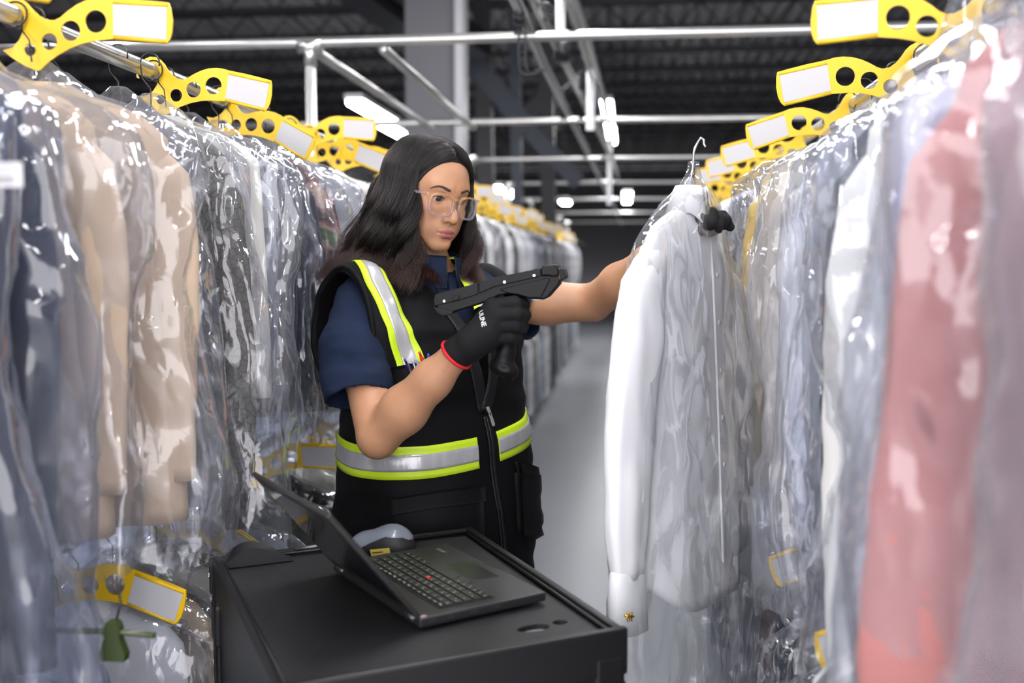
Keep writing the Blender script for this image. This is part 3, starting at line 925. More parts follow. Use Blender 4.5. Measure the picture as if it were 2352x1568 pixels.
panel([(898, 842), (1000, 830), (1010, 925), (905, 935)], 1.5, 2.6, .006, .006, M_VEST2, 'pocket')
panel([(1180, 1060), (1238, 1075), (1240, 1112), (1190, 1100)], 1.6, 2.8, .014, .012, M_VEST2, 'pocket_flap')
panel([(1182, 1085), (1236, 1095), (1244, 1230), (1190, 1225)], 1.6, 2.8, .016, .016, M_VEST2, 'pocket')

# ============================================================ pens in the chest pocket, each its own thing
def pen(px0, px1, body_c, label, cap=None, r=.0042):
    a, b = on_vest([px0, px1]); n_ = grad(vest_sdf, np.array([a, b]))
    a = a + n_[0] * .010; b = b + n_[1] * .006
    e = empty('pen', a, 0, label, 'pen', 'pens in the chest pocket')
    d = Vector(b - a); L_ = d.length
    m1 = mat('pen ' + str(body_c), body_c, .25, coat=.5)
    mb = MB(); mb.tube([(0, 0, 0), d * .6, d * 1.9], [r, r, r * .8], 12); mb.build('barrel', m1, e)
    mb = MB(); mb.tube([-d.normalized() * .012, -d.normalized() * .010, (0, 0, 0)], [r * .45, r * .6, r * .6], 10); mb.build('clicker', mat('pen ' + str(cap or body_c), cap or body_c, .25), e)
    mb = MB(); nn_ = Vector(n_[0]) * (r + .0016); mb.tube([nn_ * .6, nn_ + d * .05, nn_ + d * .9], [.0012, .0014, .0011], 6); mb.build('clip', mat('pen ' + str(cap or body_c), cap or body_c, .25), e)
    return e
pen((933, 838), (952, 868), (.035, .012, .09), 'dark purple pen, leftmost in the chest pocket of the vest')
pen((950, 840), (957, 866), (.02, .02, .022), 'black pen with a clear barrel between the purple and blue pens', (.6, .6, .62))
pen((958, 838), (966, 860), (.01, .05, .55), 'blue pen beside the red pen in the chest pocket', (.55, .6, .7))
pen((966, 822), (976, 845), (.75, .01, .015), 'red pen standing tallest in the chest pocket')
pen((983, 828), (986, 848), (.01, .07, .60), 'blue pen nearest the zip, partly behind the forearm')

# ============================================================ hair: combed strands from a middle parting
def hair_mat():
    m, N, L = nt('dark brown hair')
    for n_ in list(N): N.remove(n_)
    out = N.new('ShaderNodeOutputMaterial'); h = N.new('ShaderNodeBsdfHairPrincipled')
    h.parametrization = 'COLOR'
    inf = N.new('ShaderNodeHairInfo'); cr = N.new('ShaderNodeValToRGB')
    cr.color_ramp.elements[0].position = .0; cr.color_ramp.elements[0].color = (.0035, .0028, .0027, 1)
    cr.color_ramp.elements[1].position = 1; cr.color_ramp.elements[1].color = (.024, .011, .008, 1)
    e = cr.color_ramp.elements.new(.6); e.color = (.006, .0042, .0038, 1)
    L.new(inf.outputs['Intercept'], cr.inputs[0]); L.new(cr.outputs[0], h.inputs['Color'])
    h.inputs['IOR'].default_value = 1.42
    h.inputs['Roughness'].default_value = .24; h.inputs['Radial Roughness'].default_value = .45
    h.inputs['Random Roughness'].default_value = .3
    L.new(h.outputs[0], out.inputs['Surface'])
    return m
M_HAIR = hair_mat()
M_SCALP = mat('dark hair mass', (.004, .003, .003), .6, bump=1, bscale=120, stretch=(3, 3, .4))
rng = np.random.default_rng(11)
SC_C = np.array([0, -.021, .030]); SC_R = np.array([.0775, .0975, .0895])     # scalp ellipsoid
def hair_strand(az, el, side, rnd, n=26):
    """az: where along the parting the hair leaves (0 brow, 1 crown back), el: how far down the side its root sits, side +1 her right"""
    # the parting runs over the crown in the middle plane
    return None
def make_hair(N):
    n = 30; out = np.zeros((N, n, 3))
    side = np.where(rng.random(N) < .56, 1, -1)
    u = rng.random(N)                    # root position front (0) to nape (1)
    v = rng.random(N) ** .8              # layer height: 0 at the parting, 1 low
    clump = np.floor(u * 13 + v * 2.5 + side * 100)
    cr_ = {c: rng.normal(0, 1, 6) for c in np.unique(clump)}
    cn = np.array([cr_[c] for c in clump]); fn = rng.normal(0, 1, (N, 6))
    # root on the ellipsoid: theta goes over the skull from the brow hairline backward
    th = np.radians(31 + u * 149)       # 52 deg above the front .. 180 at the back low
    phi0 = .012 + v * np.interp(u, [0, .15, .5, 1], [.55, .95, 1.15, 1.2])         # radians down from the parting plane
    def surf(phi, lift):
        y = np.cos(th) ; z = np.sin(th)
        # point turned about the y axis by phi to the side
        R = SC_R + lift[:, None]
        # front locks are swept back as they come down past the temple
        y0_ = np.where(side > 0, .60, .68)
        y = y - np.maximum(y - y0_, 0) * np.clip((phi - .25) / 1.15, 0, 1) ** 1.3 * 1.0
        zz = np.maximum(z, .12)
        w_ = np.sqrt(np.maximum(1 - y * y, .05))
        zz = np.where(phi > .25, zz + (np.maximum(w_, zz) - zz) * np.clip((phi - .25) / 1.0, 0, 1), zz)
        return np.stack([side * np.sin(phi) * zz * R[:, 0], y * R[:, 1], np.cos(phi) * z * R[:, 2]], 1) + SC_C
    # where the lock leaves the skull and falls
    ph_end = np.interp(u, [0, .25, .6, 1], [1.45, 1.50, 1.45, 1.35])
    lift0 = .0005 + .0025 * np.clip(u / .1, 0, 1) + .010 * (1 - v) * np.interp(u, [0, .2, 1], [.25, .8, 1]) + np.abs(fn[:, 0]) * .0012
    k1 = 12
    for k in range(k1):
        t = k / (k1 - 1); ph = phi0 + (np.maximum(ph_end, phi0 + .05) - phi0) * t
        out[:, k] = surf(ph, lift0 * min(1, t * 2.2 + .1) + .0035 * t)
    # at the hairline the hair lies close on the head itself
    wf = np.clip(1.15 - u / .28, 0, 1)
    m_ = wf > 0
    for k in range(k1):
        q = out[m_, k]; t = k / (k1 - 1)
        s_ = stick(head_sdf, q, .003, 3) + grad(head_sdf, q) * (lift0[m_] * .8 + .003 * t)[:, None]
        ww = (wf[m_] * (1 - .5 * t))[:, None]
        out[m_, k] = q * (1 - ww) + s_ * ww
    # gravity in head space (the head is a little tilted)
    gdir = np.array([0, 0, -1.]) @ HM
    p = out[:, k1 - 1].copy(); d = out[:, k1 - 1] - out[:, k1 - 2]; d /= np.linalg.norm(d, axis=1, keepdims=True)
    L_ = np.where(side > 0, .252, .235) + np.interp(u, [0, .3, 1], [-.005, .0, .025]) + fn[:, 1] * .008 + cn[:, 1] * .007
    step = L_ / (n - k1)
    away = np.stack([side * np.where(side > 0, 1, .45) * np.interp(u, [0, .2, .6, 1], [.05, .35, .95, .65]), np.interp(u, [0, .15, .35, 1], [.22, .05, -.85, -1.7]), np.zeros(N)], 1)
    for k in range(k1, n):
        t = (k - k1) / (n - k1 - 1)
        tgt = gdir + away * (.10 + .34 * t)
        tgt /= np.linalg.norm(tgt, axis=1, keepdims=True)
        w = .30 if t < .5 else .34
        d = d * (1 - w) + tgt * w
        # curls in the lower half
        c = max(0, t - .35) / .65
        ph = cn[:, 2] * 1.5 + t * (8.5 + cn[:, 3] * 1.5)
        curl = np.stack([np.cos(ph) * .55, np.sin(ph) * .55, np.zeros(N)], 1) * (c ** 1.1)
        d = d + curl * .5 + fn[:, 2:5] * .012 + cn[:, 3:6] * .03 * t
        d /= np.linalg.norm(d, axis=1, keepdims=True)
        p = p + d * step[:, None]
        # keep off the face: locks by the cheek hang beside it
        q = p - np.array([0, -.01, -.02]); rr = np.array([.080, .088, .120])
        e = np.linalg.norm(q / rr, axis=1); ins = e < 1
        p[ins] = (q[ins] / e[ins][:, None]) + np.array([0, -.01, -.02])
        out[:, k] = p
    # fine spread around the clump
    tt = np.linspace(0, 1, n)[None, :, None]
    wob = np.sin(tt * 6 + fn[:, None, :3] * 3) * .0016 + fn[:, None, 3:6] * .0022 * tt
    # soft waves and curled ends, shared by the hairs of one lock
    T_ = np.linspace(0, 1, n)
    A = np.interp(T_, [0, .35, .65, 1], [0, .0, .017, .030])[None, :] * (1 + .18 * fn[:, 1:2]) * np.clip(.75 + .35 * cn[:, :1], .3, 1.4) * np.where(side > 0, 1, .55)[:, None]
    phs = cn[:, 2:3] * 3 + (T_[None, :] - .4) * (14.5 + cn[:, 3:4] * 2.0) + fn[:, 5:6] * .12
    e1 = np.array([1, 0, 0.]); e2 = np.cross(gdir, e1)
    out = out + (np.cos(phs) * A)[..., None] * e1 * 1.0 + (np.sin(phs) * A)[..., None] * e2 + gdir * (np.cos(phs * .9) * A * .35)[..., None]
    return out + wob
NH = 15000
hs = make_hair(NH)
W = h2w(hs.reshape(-1, 3)).reshape(hs.shape)
# the lowest hair rests on the shoulders instead of sinking in
flat = W.reshape(-1, 3)
for _ in range(2):
    dv = vest_sdf(flat); m_ = (dv < .006) & (flat[:, 2] < 1.45)
    if m_.any(): flat[m_] = stick(vest_sdf, flat[m_], .007, 2)
W = flat.reshape(hs.shape)
hc = D.hair_curves.new('hair'); hc.add_curves([W.shape[1]] * NH)
hc.position_data.foreach_set('vector', (W.reshape(-1, 3) - POFF).astype(np.float32).ravel())
ra = hc.attributes.new('radius', 'FLOAT', 'POINT') if 'radius' not in hc.attributes else hc.attributes['radius']
prof = np.interp(np.linspace(0, 1, W.shape[1]), [0, .7, 1], [.00042, .00036, .00010])
ra.data.foreach_set('value', np.tile(prof, NH).astype(np.float32))
hc.materials.append(M_HAIR)
hair = D.objects.new('hair', hc); COL.objects.link(hair); hair.parent = PERSON
hair['label'] = 'long dark brown hair parted in the middle'
# dense dark mass below the outer strands, so no scalp shows through
def cap_sdf(q):
    d = s_ell(q, SC_C + np.array([0, -.003, 0]), SC_R + np.array([.001, .001, .001]))
    # hairline: keep the face open
    d = np.minimum(d, head_sdf(q) - .0032)
    d = smax(d, -(q[:, 2] + .03), .02)
    face = s_ell(q, (0, .088, -.026), (.090, .078, .106))
    d = smax(d, -face, .004)
    low = smax(s_ell(q, (0, -.034, -.040), (.082, .068, .110)), q[:, 1] - .012, .02)
    d = smin(d, low, .02)
    return d
cv, cf = surfnet(cap_sdf, (-.10, -.13, -.17), (.10, .11, .14), .003)
pmesh('hair', h2w(cv), cf, M_SCALP, PERSON)['label'] = 'dense inner hair'

# ---------------------------------------------------------------- glasses
def frame_mat():
    m, N, L = nt('clear amber acetate')
    b = N['Principled BSDF']; b.inputs['Roughness'].default_value = .08; b.inputs['Coat Weight'].default_value = .6
    tc = N.new('ShaderNodeTexCoord'); sp = N.new('ShaderNodeSeparateXYZ'); cr = N.new('ShaderNodeValToRGB')
    L.new(tc.outputs['Generated'], sp.inputs[0]); L.new(sp.outputs['Z'], cr.inputs[0])
    cr.color_ramp.elements[0].position = .35; cr.color_ramp.elements[0].color = (.50, .42, .50, 1)
    cr.color_ramp.elements[1].position = .75; cr.color_ramp.elements[1].color = (.80, .47, .22, 1)
    L.new(cr.outputs[0], b.inputs['Base Color'])
    b.inputs['Transmission Weight'].default_value = .35; b.inputs['Alpha'].default_value = .42
    return m
M_FRAME = frame_mat()
def lens_mat():
    m, N, L = nt('spectacle lens')
    for n_ in list(N): N.remove(n_)
    out = N.new('ShaderNodeOutputMaterial'); tr = N.new('ShaderNodeBsdfTransparent'); gl_ = N.new('ShaderNodeBsdfGlossy'); mx = N.new('ShaderNodeMixShader'); fr = N.new('ShaderNodeFresnel')
    fr.inputs[0].default_value = 1.35; gl_.inputs['Roughness'].default_value = .02
    L.new(fr.outputs[0], mx.inputs[0]); L.new(tr.outputs[0], mx.inputs[1]); L.new(gl_.outputs[0], mx.inputs[2]); L.new(mx.outputs[0], out.inputs[0])
    return m
M_LENS = lens_mat()
def rsq(cx, cz, hw, hh, n=48, e=3.2):
    out = []
    for k in range(n):
        a = 2 * PI * k / n; c, s_ = math.cos(a), math.sin(a)
        x = math.copysign(abs(c) ** (2 / e), c) * hw * (1 - .08 * max(0, -s_)); z = math.copysign(abs(s_) ** (2 / e), s_) * hh
        out.append((cx + x, cz + z))
    return out
def gy(x): return .1030 - 3.0 * x * x
glasses = MB()
GZ = -.0115
for sgn in (1, -1):
    o_ = rsq(sgn * .0345, GZ, .0285, .0245); i_ = rsq(sgn * .0345, GZ, .0242, .0202)
    n = len(o_); V_ = []
    for ring, dy in ((o_, .0024), (i_, .0024), (i_, -.0024), (o_, -.0024)):
        V_ += [(x, gy(abs(x)) + dy, z) for x, z in ring]
    F_ = [(a * n + k, a * n + (k + 1) % n, ((a + 1) % 4) * n + (k + 1) % n, ((a + 1) % 4) * n + k) for a in range(4) for k in range(n)]
    glasses.add(V_, F_, 0, True)
    xo = sgn * .0625
    glasses.tube([(xo, gy(.0625), .007), (sgn * .0700, gy(.07) - .004, .007)], .0030, 8)
glasses.tube(smoothpath([(.0075, gy(0) - .001, .000), (0, gy(0), .0035), (-.0075, gy(0) - .001, .000)], 5), .0024, 8)
glasses.v = [tuple(x) for x in (h2w(np.array(glasses.v)) - POFF)]
G_ = glasses.build('glasses', M_FRAME, PERSON); G_['label'] = 'large square glasses with clear amber frame'
for sgn in (1, -1):
    mb = MB(); mb.tube(smoothpath([(sgn * .0695, gy(.07) - .004, .007), (sgn * .0780, .045, .004), (sgn * .0820, .0, .002), (sgn * .0800, -.02, -.012)], 6), .0030, 8)
    mb.v = [tuple(x) for x in (h2w(np.array(mb.v)) - POFF)]
    mb.build('temple_arm', M_FRAME, G_)
    i_ = rsq(sgn * .0345, GZ, .0246, .0206)
    V_ = h2w(np.array([(x, gy(abs(x)), z) for x, z in i_])) ; c = h2w(np.array([(sgn * .0345, gy(.0345), GZ)]))
    n = len(i_)
    V2 = np.concatenate([V_, c]); pmesh('lens', V2, [(k, (k + 1) % n, n) for k in range(n)], M_LENS, G_).location = (0, 0, 0)

# ============================================================ the handheld scanner in her right hand
M_SCAN = mat('black scanner plastic', (.006, .006, .0065), .45, bump=.06, bscale=1500, spec=.22)
M_RUB = mat('black scanner rubber', (.005, .005, .006), .5, bump=.05, bscale=1500, spec=.25)
M_SCR = mat('steel screw', (.75, .72, .68), .3, metal=1)
SY0, SY1 = 1.792, 1.866
SCB = P(1150, 690, 1.83)
scanner = empty('barcode_scanner', SCB, 0, 'black pistol-grip handheld scanner held in the gloved hand', 'scanner')
def sx(X, Y): return (1000 + X / 5.23, 590 + Y / 5.23)
def traced(name, px, y0, y1, m, bev=.003, parent=scanner, sl=0.0):
    """an outline seen from the side, given its real thickness from y0 to y1"""
    bm = bmesh.new(); ring = [bm.verts.new(Vector(P(a, b, (y0 + y1) / 2) - SCB) + Vector((0, (y0 - y1) / 2, 0))) for a, b in px]
    f = bm.faces.new(ring); ex = bmesh.ops.extrude_face_region(bm, geom=[f])
    for v in ex['geom']:
        if isinstance(v, bmesh.types.BMVert): v.co.y += y1 - y0
    bmesh.ops.recalc_face_normals(bm, faces=bm.faces)
    if bev:
        es = [e for e in bm.edges if len(e.link_faces) == 2 and e.calc_face_angle(0) > .5]
        bmesh.ops.bevel(bm, geom=es, offset=bev, segments=3, affect='EDGES', profile=.5, clamp_overlap=True)
    me = D.meshes.new(name); bm.to_mesh(me); bm.free(); me.materials.append(m)
    me.polygons.foreach_set('use_smooth', [True] * len(me.polygons))
    o = D.objects.new(name, me); COL.objects.link(o); o.parent = parent
    md = o.modifiers.new('n', 'WEIGHTED_NORMAL')
    return o
hous = traced('housing', [sx(*q) for q in ((30, 470), (60, 430), (300, 375), (555, 310), (725, 262), (1290, 140), (1470, 160), (1545, 210), (1500, 330), (1370, 480), (1310, 505), (1150, 495), (1040, 465), (900, 440), (780, 462), (690, 510), (560, 560), (420, 605), (250, 655), (130, 685), (70, 650), (35, 560))], SY0 + .004, SY1 - .004, M_SCAN, .004)
traced('side_rail', [sx(*q) for q in ((560, 300), (720, 247), (1285, 135), (1290, 228), (730, 355), (690, 375), (560, 430))], SY0, SY1, M_SCAN, .0015)
traced('side_rail', [sx(*q) for q in ((40, 440), (300, 372), (548, 306), (548, 440), (300, 520), (110, 560), (30, 585), (20, 500))], SY0 + .001, SY1 - .001, M_SCAN, .0015)
traced('bumper', [sx(*q) for q in ((1285, 140), (1320, 100), (1450, 86), (1495, 120), (1505, 215), (1440, 240), (1380, 225), (1290, 228))], SY0 - .003, SY1 + .003, M_RUB, .004)
traced('bumper', [sx(*q) for q in ((1530, 135), (1565, 150), (1586, 225), (1572, 262), (1535, 275), (1508, 250), (1505, 140))], SY0 - .001, SY1 + .001, M_RUB, .003)
traced('scan_window', [sx(*q) for q in ((1498, 135), (1520, 140), (1540, 240), (1510, 275), (1500, 240))], SY0 + .003, SY1 - .003, mat('amber scan window', (.16, .10, .085), .12, spec=.8, coat=1), .001)
traced('bumper', [sx(*q) for q in ((20, 520), (40, 590), (130, 610), (260, 640), (240, 672), (125, 692), (65, 655), (30, 600))], SY0 - .001, SY1 + .001, M_RUB, .003)
for X, Y in ((105, 530), (830, 303), (1185, 223)):
    mb = MB(); c = P(*sx(X, Y), SY0) - SCB
    Mx = Matrix(((1, 0, 0), (0, 0, 1), (0, 1, 0)))
    mb.lathe([(1e-5, -.0004), (.0011, -.0004), (.0014, -.0010), (.0028, -.0010), (.0032, 0), (.0032, .002)], c, 18, 0, Mx)
    mb.build('screw', M_SCR, scanner)
# side button, trigger, grip
traced('side_button', [sx(*q) for q in ((205, 472), (290, 455), (290, 512), (205, 530))], SY0 - .0015, SY0 + .006, M_RUB, .001)
traced('side_panel', [sx(*q) for q in ((790, 385), (1350, 250), (1400, 262), (1290, 480), (1150, 485), (1040, 450), (890, 425))], SY0 + .001, SY1 - .001, M_RUB, .002)
traced('lower_window', [sx(*q) for q in ((1150, 500), (1240, 484), (1350, 492), (1300, 512), (1220, 522))], SY0 + .01, SY1 - .01, mat('clear scanner glass', (.35, .36, .33), .1, spec=.8), .001)
# grip: smooth tapered pistol handle with a flared foot
def grip_sdf(p):
    d = s_chain(p, [P(1180, 690, 1.833), P(1172, 745, 1.833), P(1160, 810, 1.833), P(1155, 835, 1.833)], [.021, .0185, .0175, .019], .01)
    foot = s_ell(p, P(1160, 846, 1.833), (.0255, .024, .0155), frame((1, 0, -.28)).to_3x3())
    d = smin(d, foot, .012)
    toe = s_cap(p, P(1142, 836, 1.833), P(1174, 858, 1.833), .0145, .0125)
    d = smin(d, toe, .008)
    d = smax(d, -s_ell(p, P(1160, 848, 1.805), (.016, .006, .005), frame((1, 0, -.28)).to_3x3()), .003)
    return d
gv_, gf_ = surfnet(grip_sdf, P(1100, 880, 1.83) - np.array([0, .05, 0]), P(1220, 670, 1.83) + np.array([0, .05, 0]), .0020)
mesh_np('grip', gv_ - SCB, gf_, M_RUB, scanner)
mb = MB(); mb.tube([Vector(P(1196, 690, 1.833) - SCB), Vector(P(1202, 712, 1.833) - SCB), Vector(P(1198, 735, 1.833) - SCB)], [.006, .0065, .005], 10); mb.build('trigger', M_SCAN, scanner)
# screen on the top face
q0, q1 = Vector(P(1035, 671, 1.829) - SCB), Vector(P(1240, 620, 1.829) - SCB)
mb = MB(); Mx = frame(q1 - q0); mb.box((0, 0, 0), ((q1 - q0).length, .060, .003), M=Mx.to_3x3(), bev=.001)
mb.v = [tuple(Vector(v) + (q0 + q1) / 2 + Vector((0, 0, .0018))) for v in mb.v]
mb.build('screen', mat('dark screen glass', (.01, .011, .013), .06, coat=1), scanner)

# ============================================================ cart, laptop, mouse
M_CART = mat('black textured cart plastic', (.013, .013, .0145), .48, bump=.45, bscale=700, spec=.5)
M_CART2 = mat('black smooth cart plastic', (.006, .006, .007), .42, spec=.4)
CU = np.array([.862, .507]); CV = np.array([.507, -.862])          # across, and toward the camera
CC = np.array([-.3713, 1.561]); HU, HV = .25, .305
TZ = .880
cart = empty('utility_cart', (CC[0], CC[1], 0), math.atan2(CU[1], CU[0]), 'black plastic utility cart carrying the open laptop', 'cart')
# local x across (.5), local y = -CV, so +y is away from the camera
hole = [(HU - .098 + .034 * math.cos(a) * (1.0 if math.cos(a) < 0 else .55), -HV + .083 + .013 * math.sin(a)) for a in np.linspace(0, 2 * PI, 20, endpoint=False)]
hole2 = [(HU - .058 + .012 * math.cos(a), -HV + .088 + .010 * math.sin(a)) for a in np.linspace(0, 2 * PI, 14, endpoint=False)]
mb = MB(); inn = [(-HU + .012, -HV + .012), (HU - .012, -HV + .012), (HU - .012, HV - .012), (-HU + .012, HV - .012)]
mb.prism(inn, TZ - .014, TZ - .006, holes=[hole, hole2]); mb.build('tray', M_CART, cart)
def bar_(name, c, d, m=M_CART2, bev=.004, parent=cart, label=None):
    mb = MB(); mb.box(c, d, bev=bev); o = mb.build(name, m, parent)
    return o
bar_('rim', (0, -HV + .004, TZ - .028), (HU * 2 + .016, .014, .070))
bar_('rim', (0, HV - .004, TZ - .028), (HU * 2 + .016, .014, .066))
bar_('rim', (-HU + .004, 0, TZ - .028), (.014, HV * 2, .070))
bar_('rim', (HU - .004, 0, TZ - .028), (.014, HV * 2, .070))
# inner bead round the rim and the raised hump of the handle at the far left corner
mb = MB(); r_ = [(-HU + .014, -HV + .014, TZ), (HU - .014, -HV + .014, TZ), (HU - .014, HV - .014, TZ), (-HU + .014, HV - .014, TZ)]
for a, b in zip(r_, r_[1:] + r_[:1]): mb.tube([a, b], .0035, 6)
mb.build('rim_bead', M_CART2, cart)
hp = [(-HU + .000, 0.0), (-HU + .02, .010), (-HU + .042, .026), (-HU + .065, .031), (-HU + .090, .024), (-HU + .115, .008), (-HU + .135, 0.0)]
hq = smoothpath([(a, b, 0) for a, b in hp], 6)
mb = MB(); mb.prism([(q[0], q[1] + TZ - .004) for q in hq] , -HV + .0, -HV + .05)
mb.v = [(v[0], -v[2], v[1]) for v in mb.v]
mb.build('handle_hump', M_CART, cart)
mb = MB(); mb.tube([(-HU + .145, HV - .012, TZ + .006), (-HU + .235, HV - .012, TZ + .006)], .004, 8); mb.build('latch_rod', mat('dark steel', (.12, .12, .13), .35, metal=.8), cart)
for sx_ in (-1, 1):
    for sy_ in (-1, 1):
        mb = MB(); x_, y_ = sx_ * (HU - .022), sy_ * (HV - .022)
        mb.box((x_, y_, .47), (.052, .052, .76), bev=.008)
        mb.box((x_, y_, TZ - .11), (.056, .056, .08), bev=.008)
        o = mb.build('corner_post', M_CART2, cart)
        mb = MB(); mb.tube([(x_ - .012, y_, .05), (x_ + .012, y_, .05)], .05, 20); mb.build('caster_wheel', M_RUB, cart)
        mb = MB(); mb.box((x_, y_, .085), (.035, .06, .03), bev=.004); mb.build('caster_fork', M_STEEL, cart)
bar_('lower_shelf', (0, 0, .16), (HU * 2 - .02, HV * 2 - .02, .06), M_CART, .006)
bar_('side_panel', (-HU + .006, 0, .62), (.008, HV * 2 - .06, .42), M_CART2, .002)
bar_('front_panel', (0, -HV + .002, TZ - .10), (HU * 2 - .07, .006, .10), M_CART2, .002)

# ---------------------------------------------------------------- laptop
LA = math.radians(-51); LZ = .8785
lap = empty('laptop', (-.315, 1.605, LZ), LA, 'open black laptop with a red pointing stick, on the cart', 'laptop')
M_LAP = mat('black laptop shell', (.018, .018, .019), .42, bump=.1, bscale=1500)
M_LAPB = mat('black laptop lid', (.026, .024, .023), .36, bump=.08, bscale=1500)
M_KEY = mat('black key cap', (.018, .019, .016), .45)
M_GLYPH = mat('pale key legend', (.42, .46, .42), .5)
# local x along the hinge (to the camera), local y from hinge to palm rest
mb = MB(); mb.box((0, 0, .0085), (.330, .226, .015), bev=.0035); base = mb.build('base', M_LAP, lap)
mb = MB(); mb.box((0, -.020, .0164), (.288, .098, .0012), bev=.0005); mb.build('keyboard_well', mat('keyboard well', (.006, .006, .006), .6), base)
kb = MB(); gl_ = MB()
rows = [(16, .0093, None), (14, .0160, None), (14, .0160, None), (13, .0160, None), (12, .0160, None), (11, .0160, 'space')]
yk = -.066
rng2 = random.Random(3)
keys = []
for ri, (n, h_, sp) in enumerate(rows):
    W_ = .284; kw = W_ / n
    ws = [kw] * n
    if ri in (2, 3, 4):
        e = .010 * (ri - 1); ws = [kw + e * .8] + [kw - e * 1.6 / (n - 2)] * (n - 2) + [kw + e * .8]
    if sp: ws = [.019, .019, .019, .024, .098, .022, .019, .017, .0157, .0157, .0157]
    x_ = -W_ / 2
    for k_, w_ in enumerate(ws):
        cx = x_ + w_ / 2
        keys.append((cx, yk + h_ / 2, w_ - .0022, h_ - .0022, ri, k_)); x_ += w_
    yk += h_ + .0006
# hinge runs along x; seen from the palm rest, left is +x for her, so legends sit on each cap
mbk = MB()
for (cx, cy, w_, h_, ri, k_) in keys:
    mb = MB(); mb.box((cx, cy, .0182), (w_, h_, .0026), bev=.0007); kk = mb.build('key', M_KEY, base)
    if not (ri == 5 and k_ == 4):
        gm = MB(); gw = .0026 if ri else .0034
        gm.box((cx + w_ * .20, cy - h_ * .18, .01955), (gw, gw * .9, .0002)); 
        if rng2.random() < .35: gm.box((cx - w_ * .15, cy + h_ * .20, .01955), (gw * .7, gw * .7, .0002))
        gm.build('legend', M_GLYPH, kk)
mb = MB(); mb.lathe([(1e-5, .0225), (.0030, .0222), (.0036, .0205), (.0026, .0175)], (.012, -.018, 0), 16); mb.build('pointing_stick', mat('red rubber cap', (.85, .03, .02), .5), base)
mb = MB(); mb.box((.008, .060, .0163), (.100, .062, .0010), bev=.0004); mb.build('touchpad', mat('touchpad', (.013, .013, .014), .30), base)
for k_, w_ in ((-.030, .034), (.008, .034), (.046, .034)):
    mb = MB(); mb.box((k_, .033, .0168), (w_, .011, .0018), bev=.0006); mb.build('click_button', M_KEY, base)
mb = MB(); mb.box((-.125, .080, .01612), (.030, .008, .0004)); mb.build('palm_rest_mark', mat('grey print', (.10, .10, .10), .4), base)
mb = MB(); mb.box((-.122, .0815, .0165), (.0022, .0022, .0005)); mb.build('indicator', MATS['red rubber cap'], base)
mb = MB()
for k_ in (-.09, -.06, -.02, .02): mb.box((.1655, k_, .0085), (.0008, .012, .004))
mb.build('ports', mat('port metal', (.06, .06, .06), .4, metal=.6), base)
th = math.radians(129); lw = Vector((0, math.cos(th), math.sin(th))); 
mb = MB(); Mx = Matrix(((1, 0, 0), (0, math.cos(th), -math.sin(th)), (0, math.sin(th), math.cos(th))))
mb.box((0, 0, 0), (.330, .224, .008), bev=.003, M=Mx)
nrm = Vector((0, -math.sin(th), math.cos(th)))
cc_ = Vector((0, -.113, .014)) + lw * .114 - nrm * .003
mb.v = [tuple(Vector(v) + cc_) for v in mb.v]
lid = mb.build('lid', M_LAPB, lap)
mb = MB(); mb.box((0, 0, 0), (.305, .185, .0006), M=Mx); mb.v = [tuple(Vector(v) + cc_ + lw * .006 - nrm * -.0042) for v in mb.v]
mb.build('display', mat('dark display', (.012, .012, .014), .12, coat=.6), lid)
for s_ in (-1, 1):
    mb = MB(); mb.tube([(s_ * .120, -.113, .012), (s_ * .150, -.113, .012)], .0055, 12); mb.build('hinge', MATS['dark steel'], lap)
mb = MB(); mb.box((.158, -.104, .0163), (.006, .010, .0012)); mb.build('corner_sticker', mat('worn pink plastic', (.45, .30, .28), .5), base)

# ---------------------------------------------------------------- mouse
mo = P(880, 1245, 1.885)
mz = TZ - .006 + .001
mp = P(884, 1250, 1.80); MC = np.array([mp[0], 1.80, mz])
mouse = empty('mouse', MC, math.radians(-12), 'grey and black ergonomic computer mouse behind the laptop lid', 'mouse')
def mouse_sdf(p):
    d = s_ell(p, (-.002, 0, .010), (.062, .037, .030))
    d = smin(d, s_ell(p, (.018, .0, .022), (.034, .030, .030)), .02)
    d = smin(d, s_ell(p, (-.035, .0, .008), (.030, .030, .020)), .015)
    return smax(d, .0015 - p[:, 2], .003)
v_, f_ = surfnet(mouse_sdf, (-.075, -.045, -.006), (.07, .045, .062), .0022)
mesh_np('base', v_, f_, mat('black mouse rubber', (.012, .012, .014), .55), mouse)
def shell_sdf(p):
    d = mouse_sdf(p) - .0014
    cut = p[:, 2] - (.028 + .018 * np.sin((p[:, 0] + .055) * 22.) )
    # the grey shell covers the top and front, a black thumb recess below it
    return smax(d, -(p[:, 2] - np.interp(p[:, 0], [-.07, -.045, -.015, .015, .045, .07], [.004, .006, .022, .036, .034, .020])), .002)
v_, f_ = surfnet(shell_sdf, (-.075, -.047, -.006), (.075, .047, .064), .0020)
mesh_np('shell', v_, f_, mat('satin grey shell', (.20, .22, .27), .28, coat=.3), mouse)['label'] = 'satin grey upper shell'
mb = MB(); mb.box((-.046, -.010, .024), (.014, .006, .010), bev=.002); mb.build('scroll_wheel', M_RUB, mouse)
mb = MB(); mb.box((0, 0, 0), (.040, .0006, .013)); Mx = Euler((.15, -.18, 0)).to_matrix()
mb.v = [tuple(Mx @ Vector(v) + Vector((.010, -.0398, .0110))) for v in mb.v]
mb.build('yellow_sticker', mat('yellow paper sticker', (.72, .58, .10), .6), mouse)
mb = MB(); mb.box((0, 0, 0), (.022, .0004, .0022)); mb.v = [tuple(Mx @ Vector(v) + Vector((.004, -.0404, .0100))) for v in mb.v]; mb.build('sticker_print', mat('brown print', (.15, .10, .03), .6), mouse)

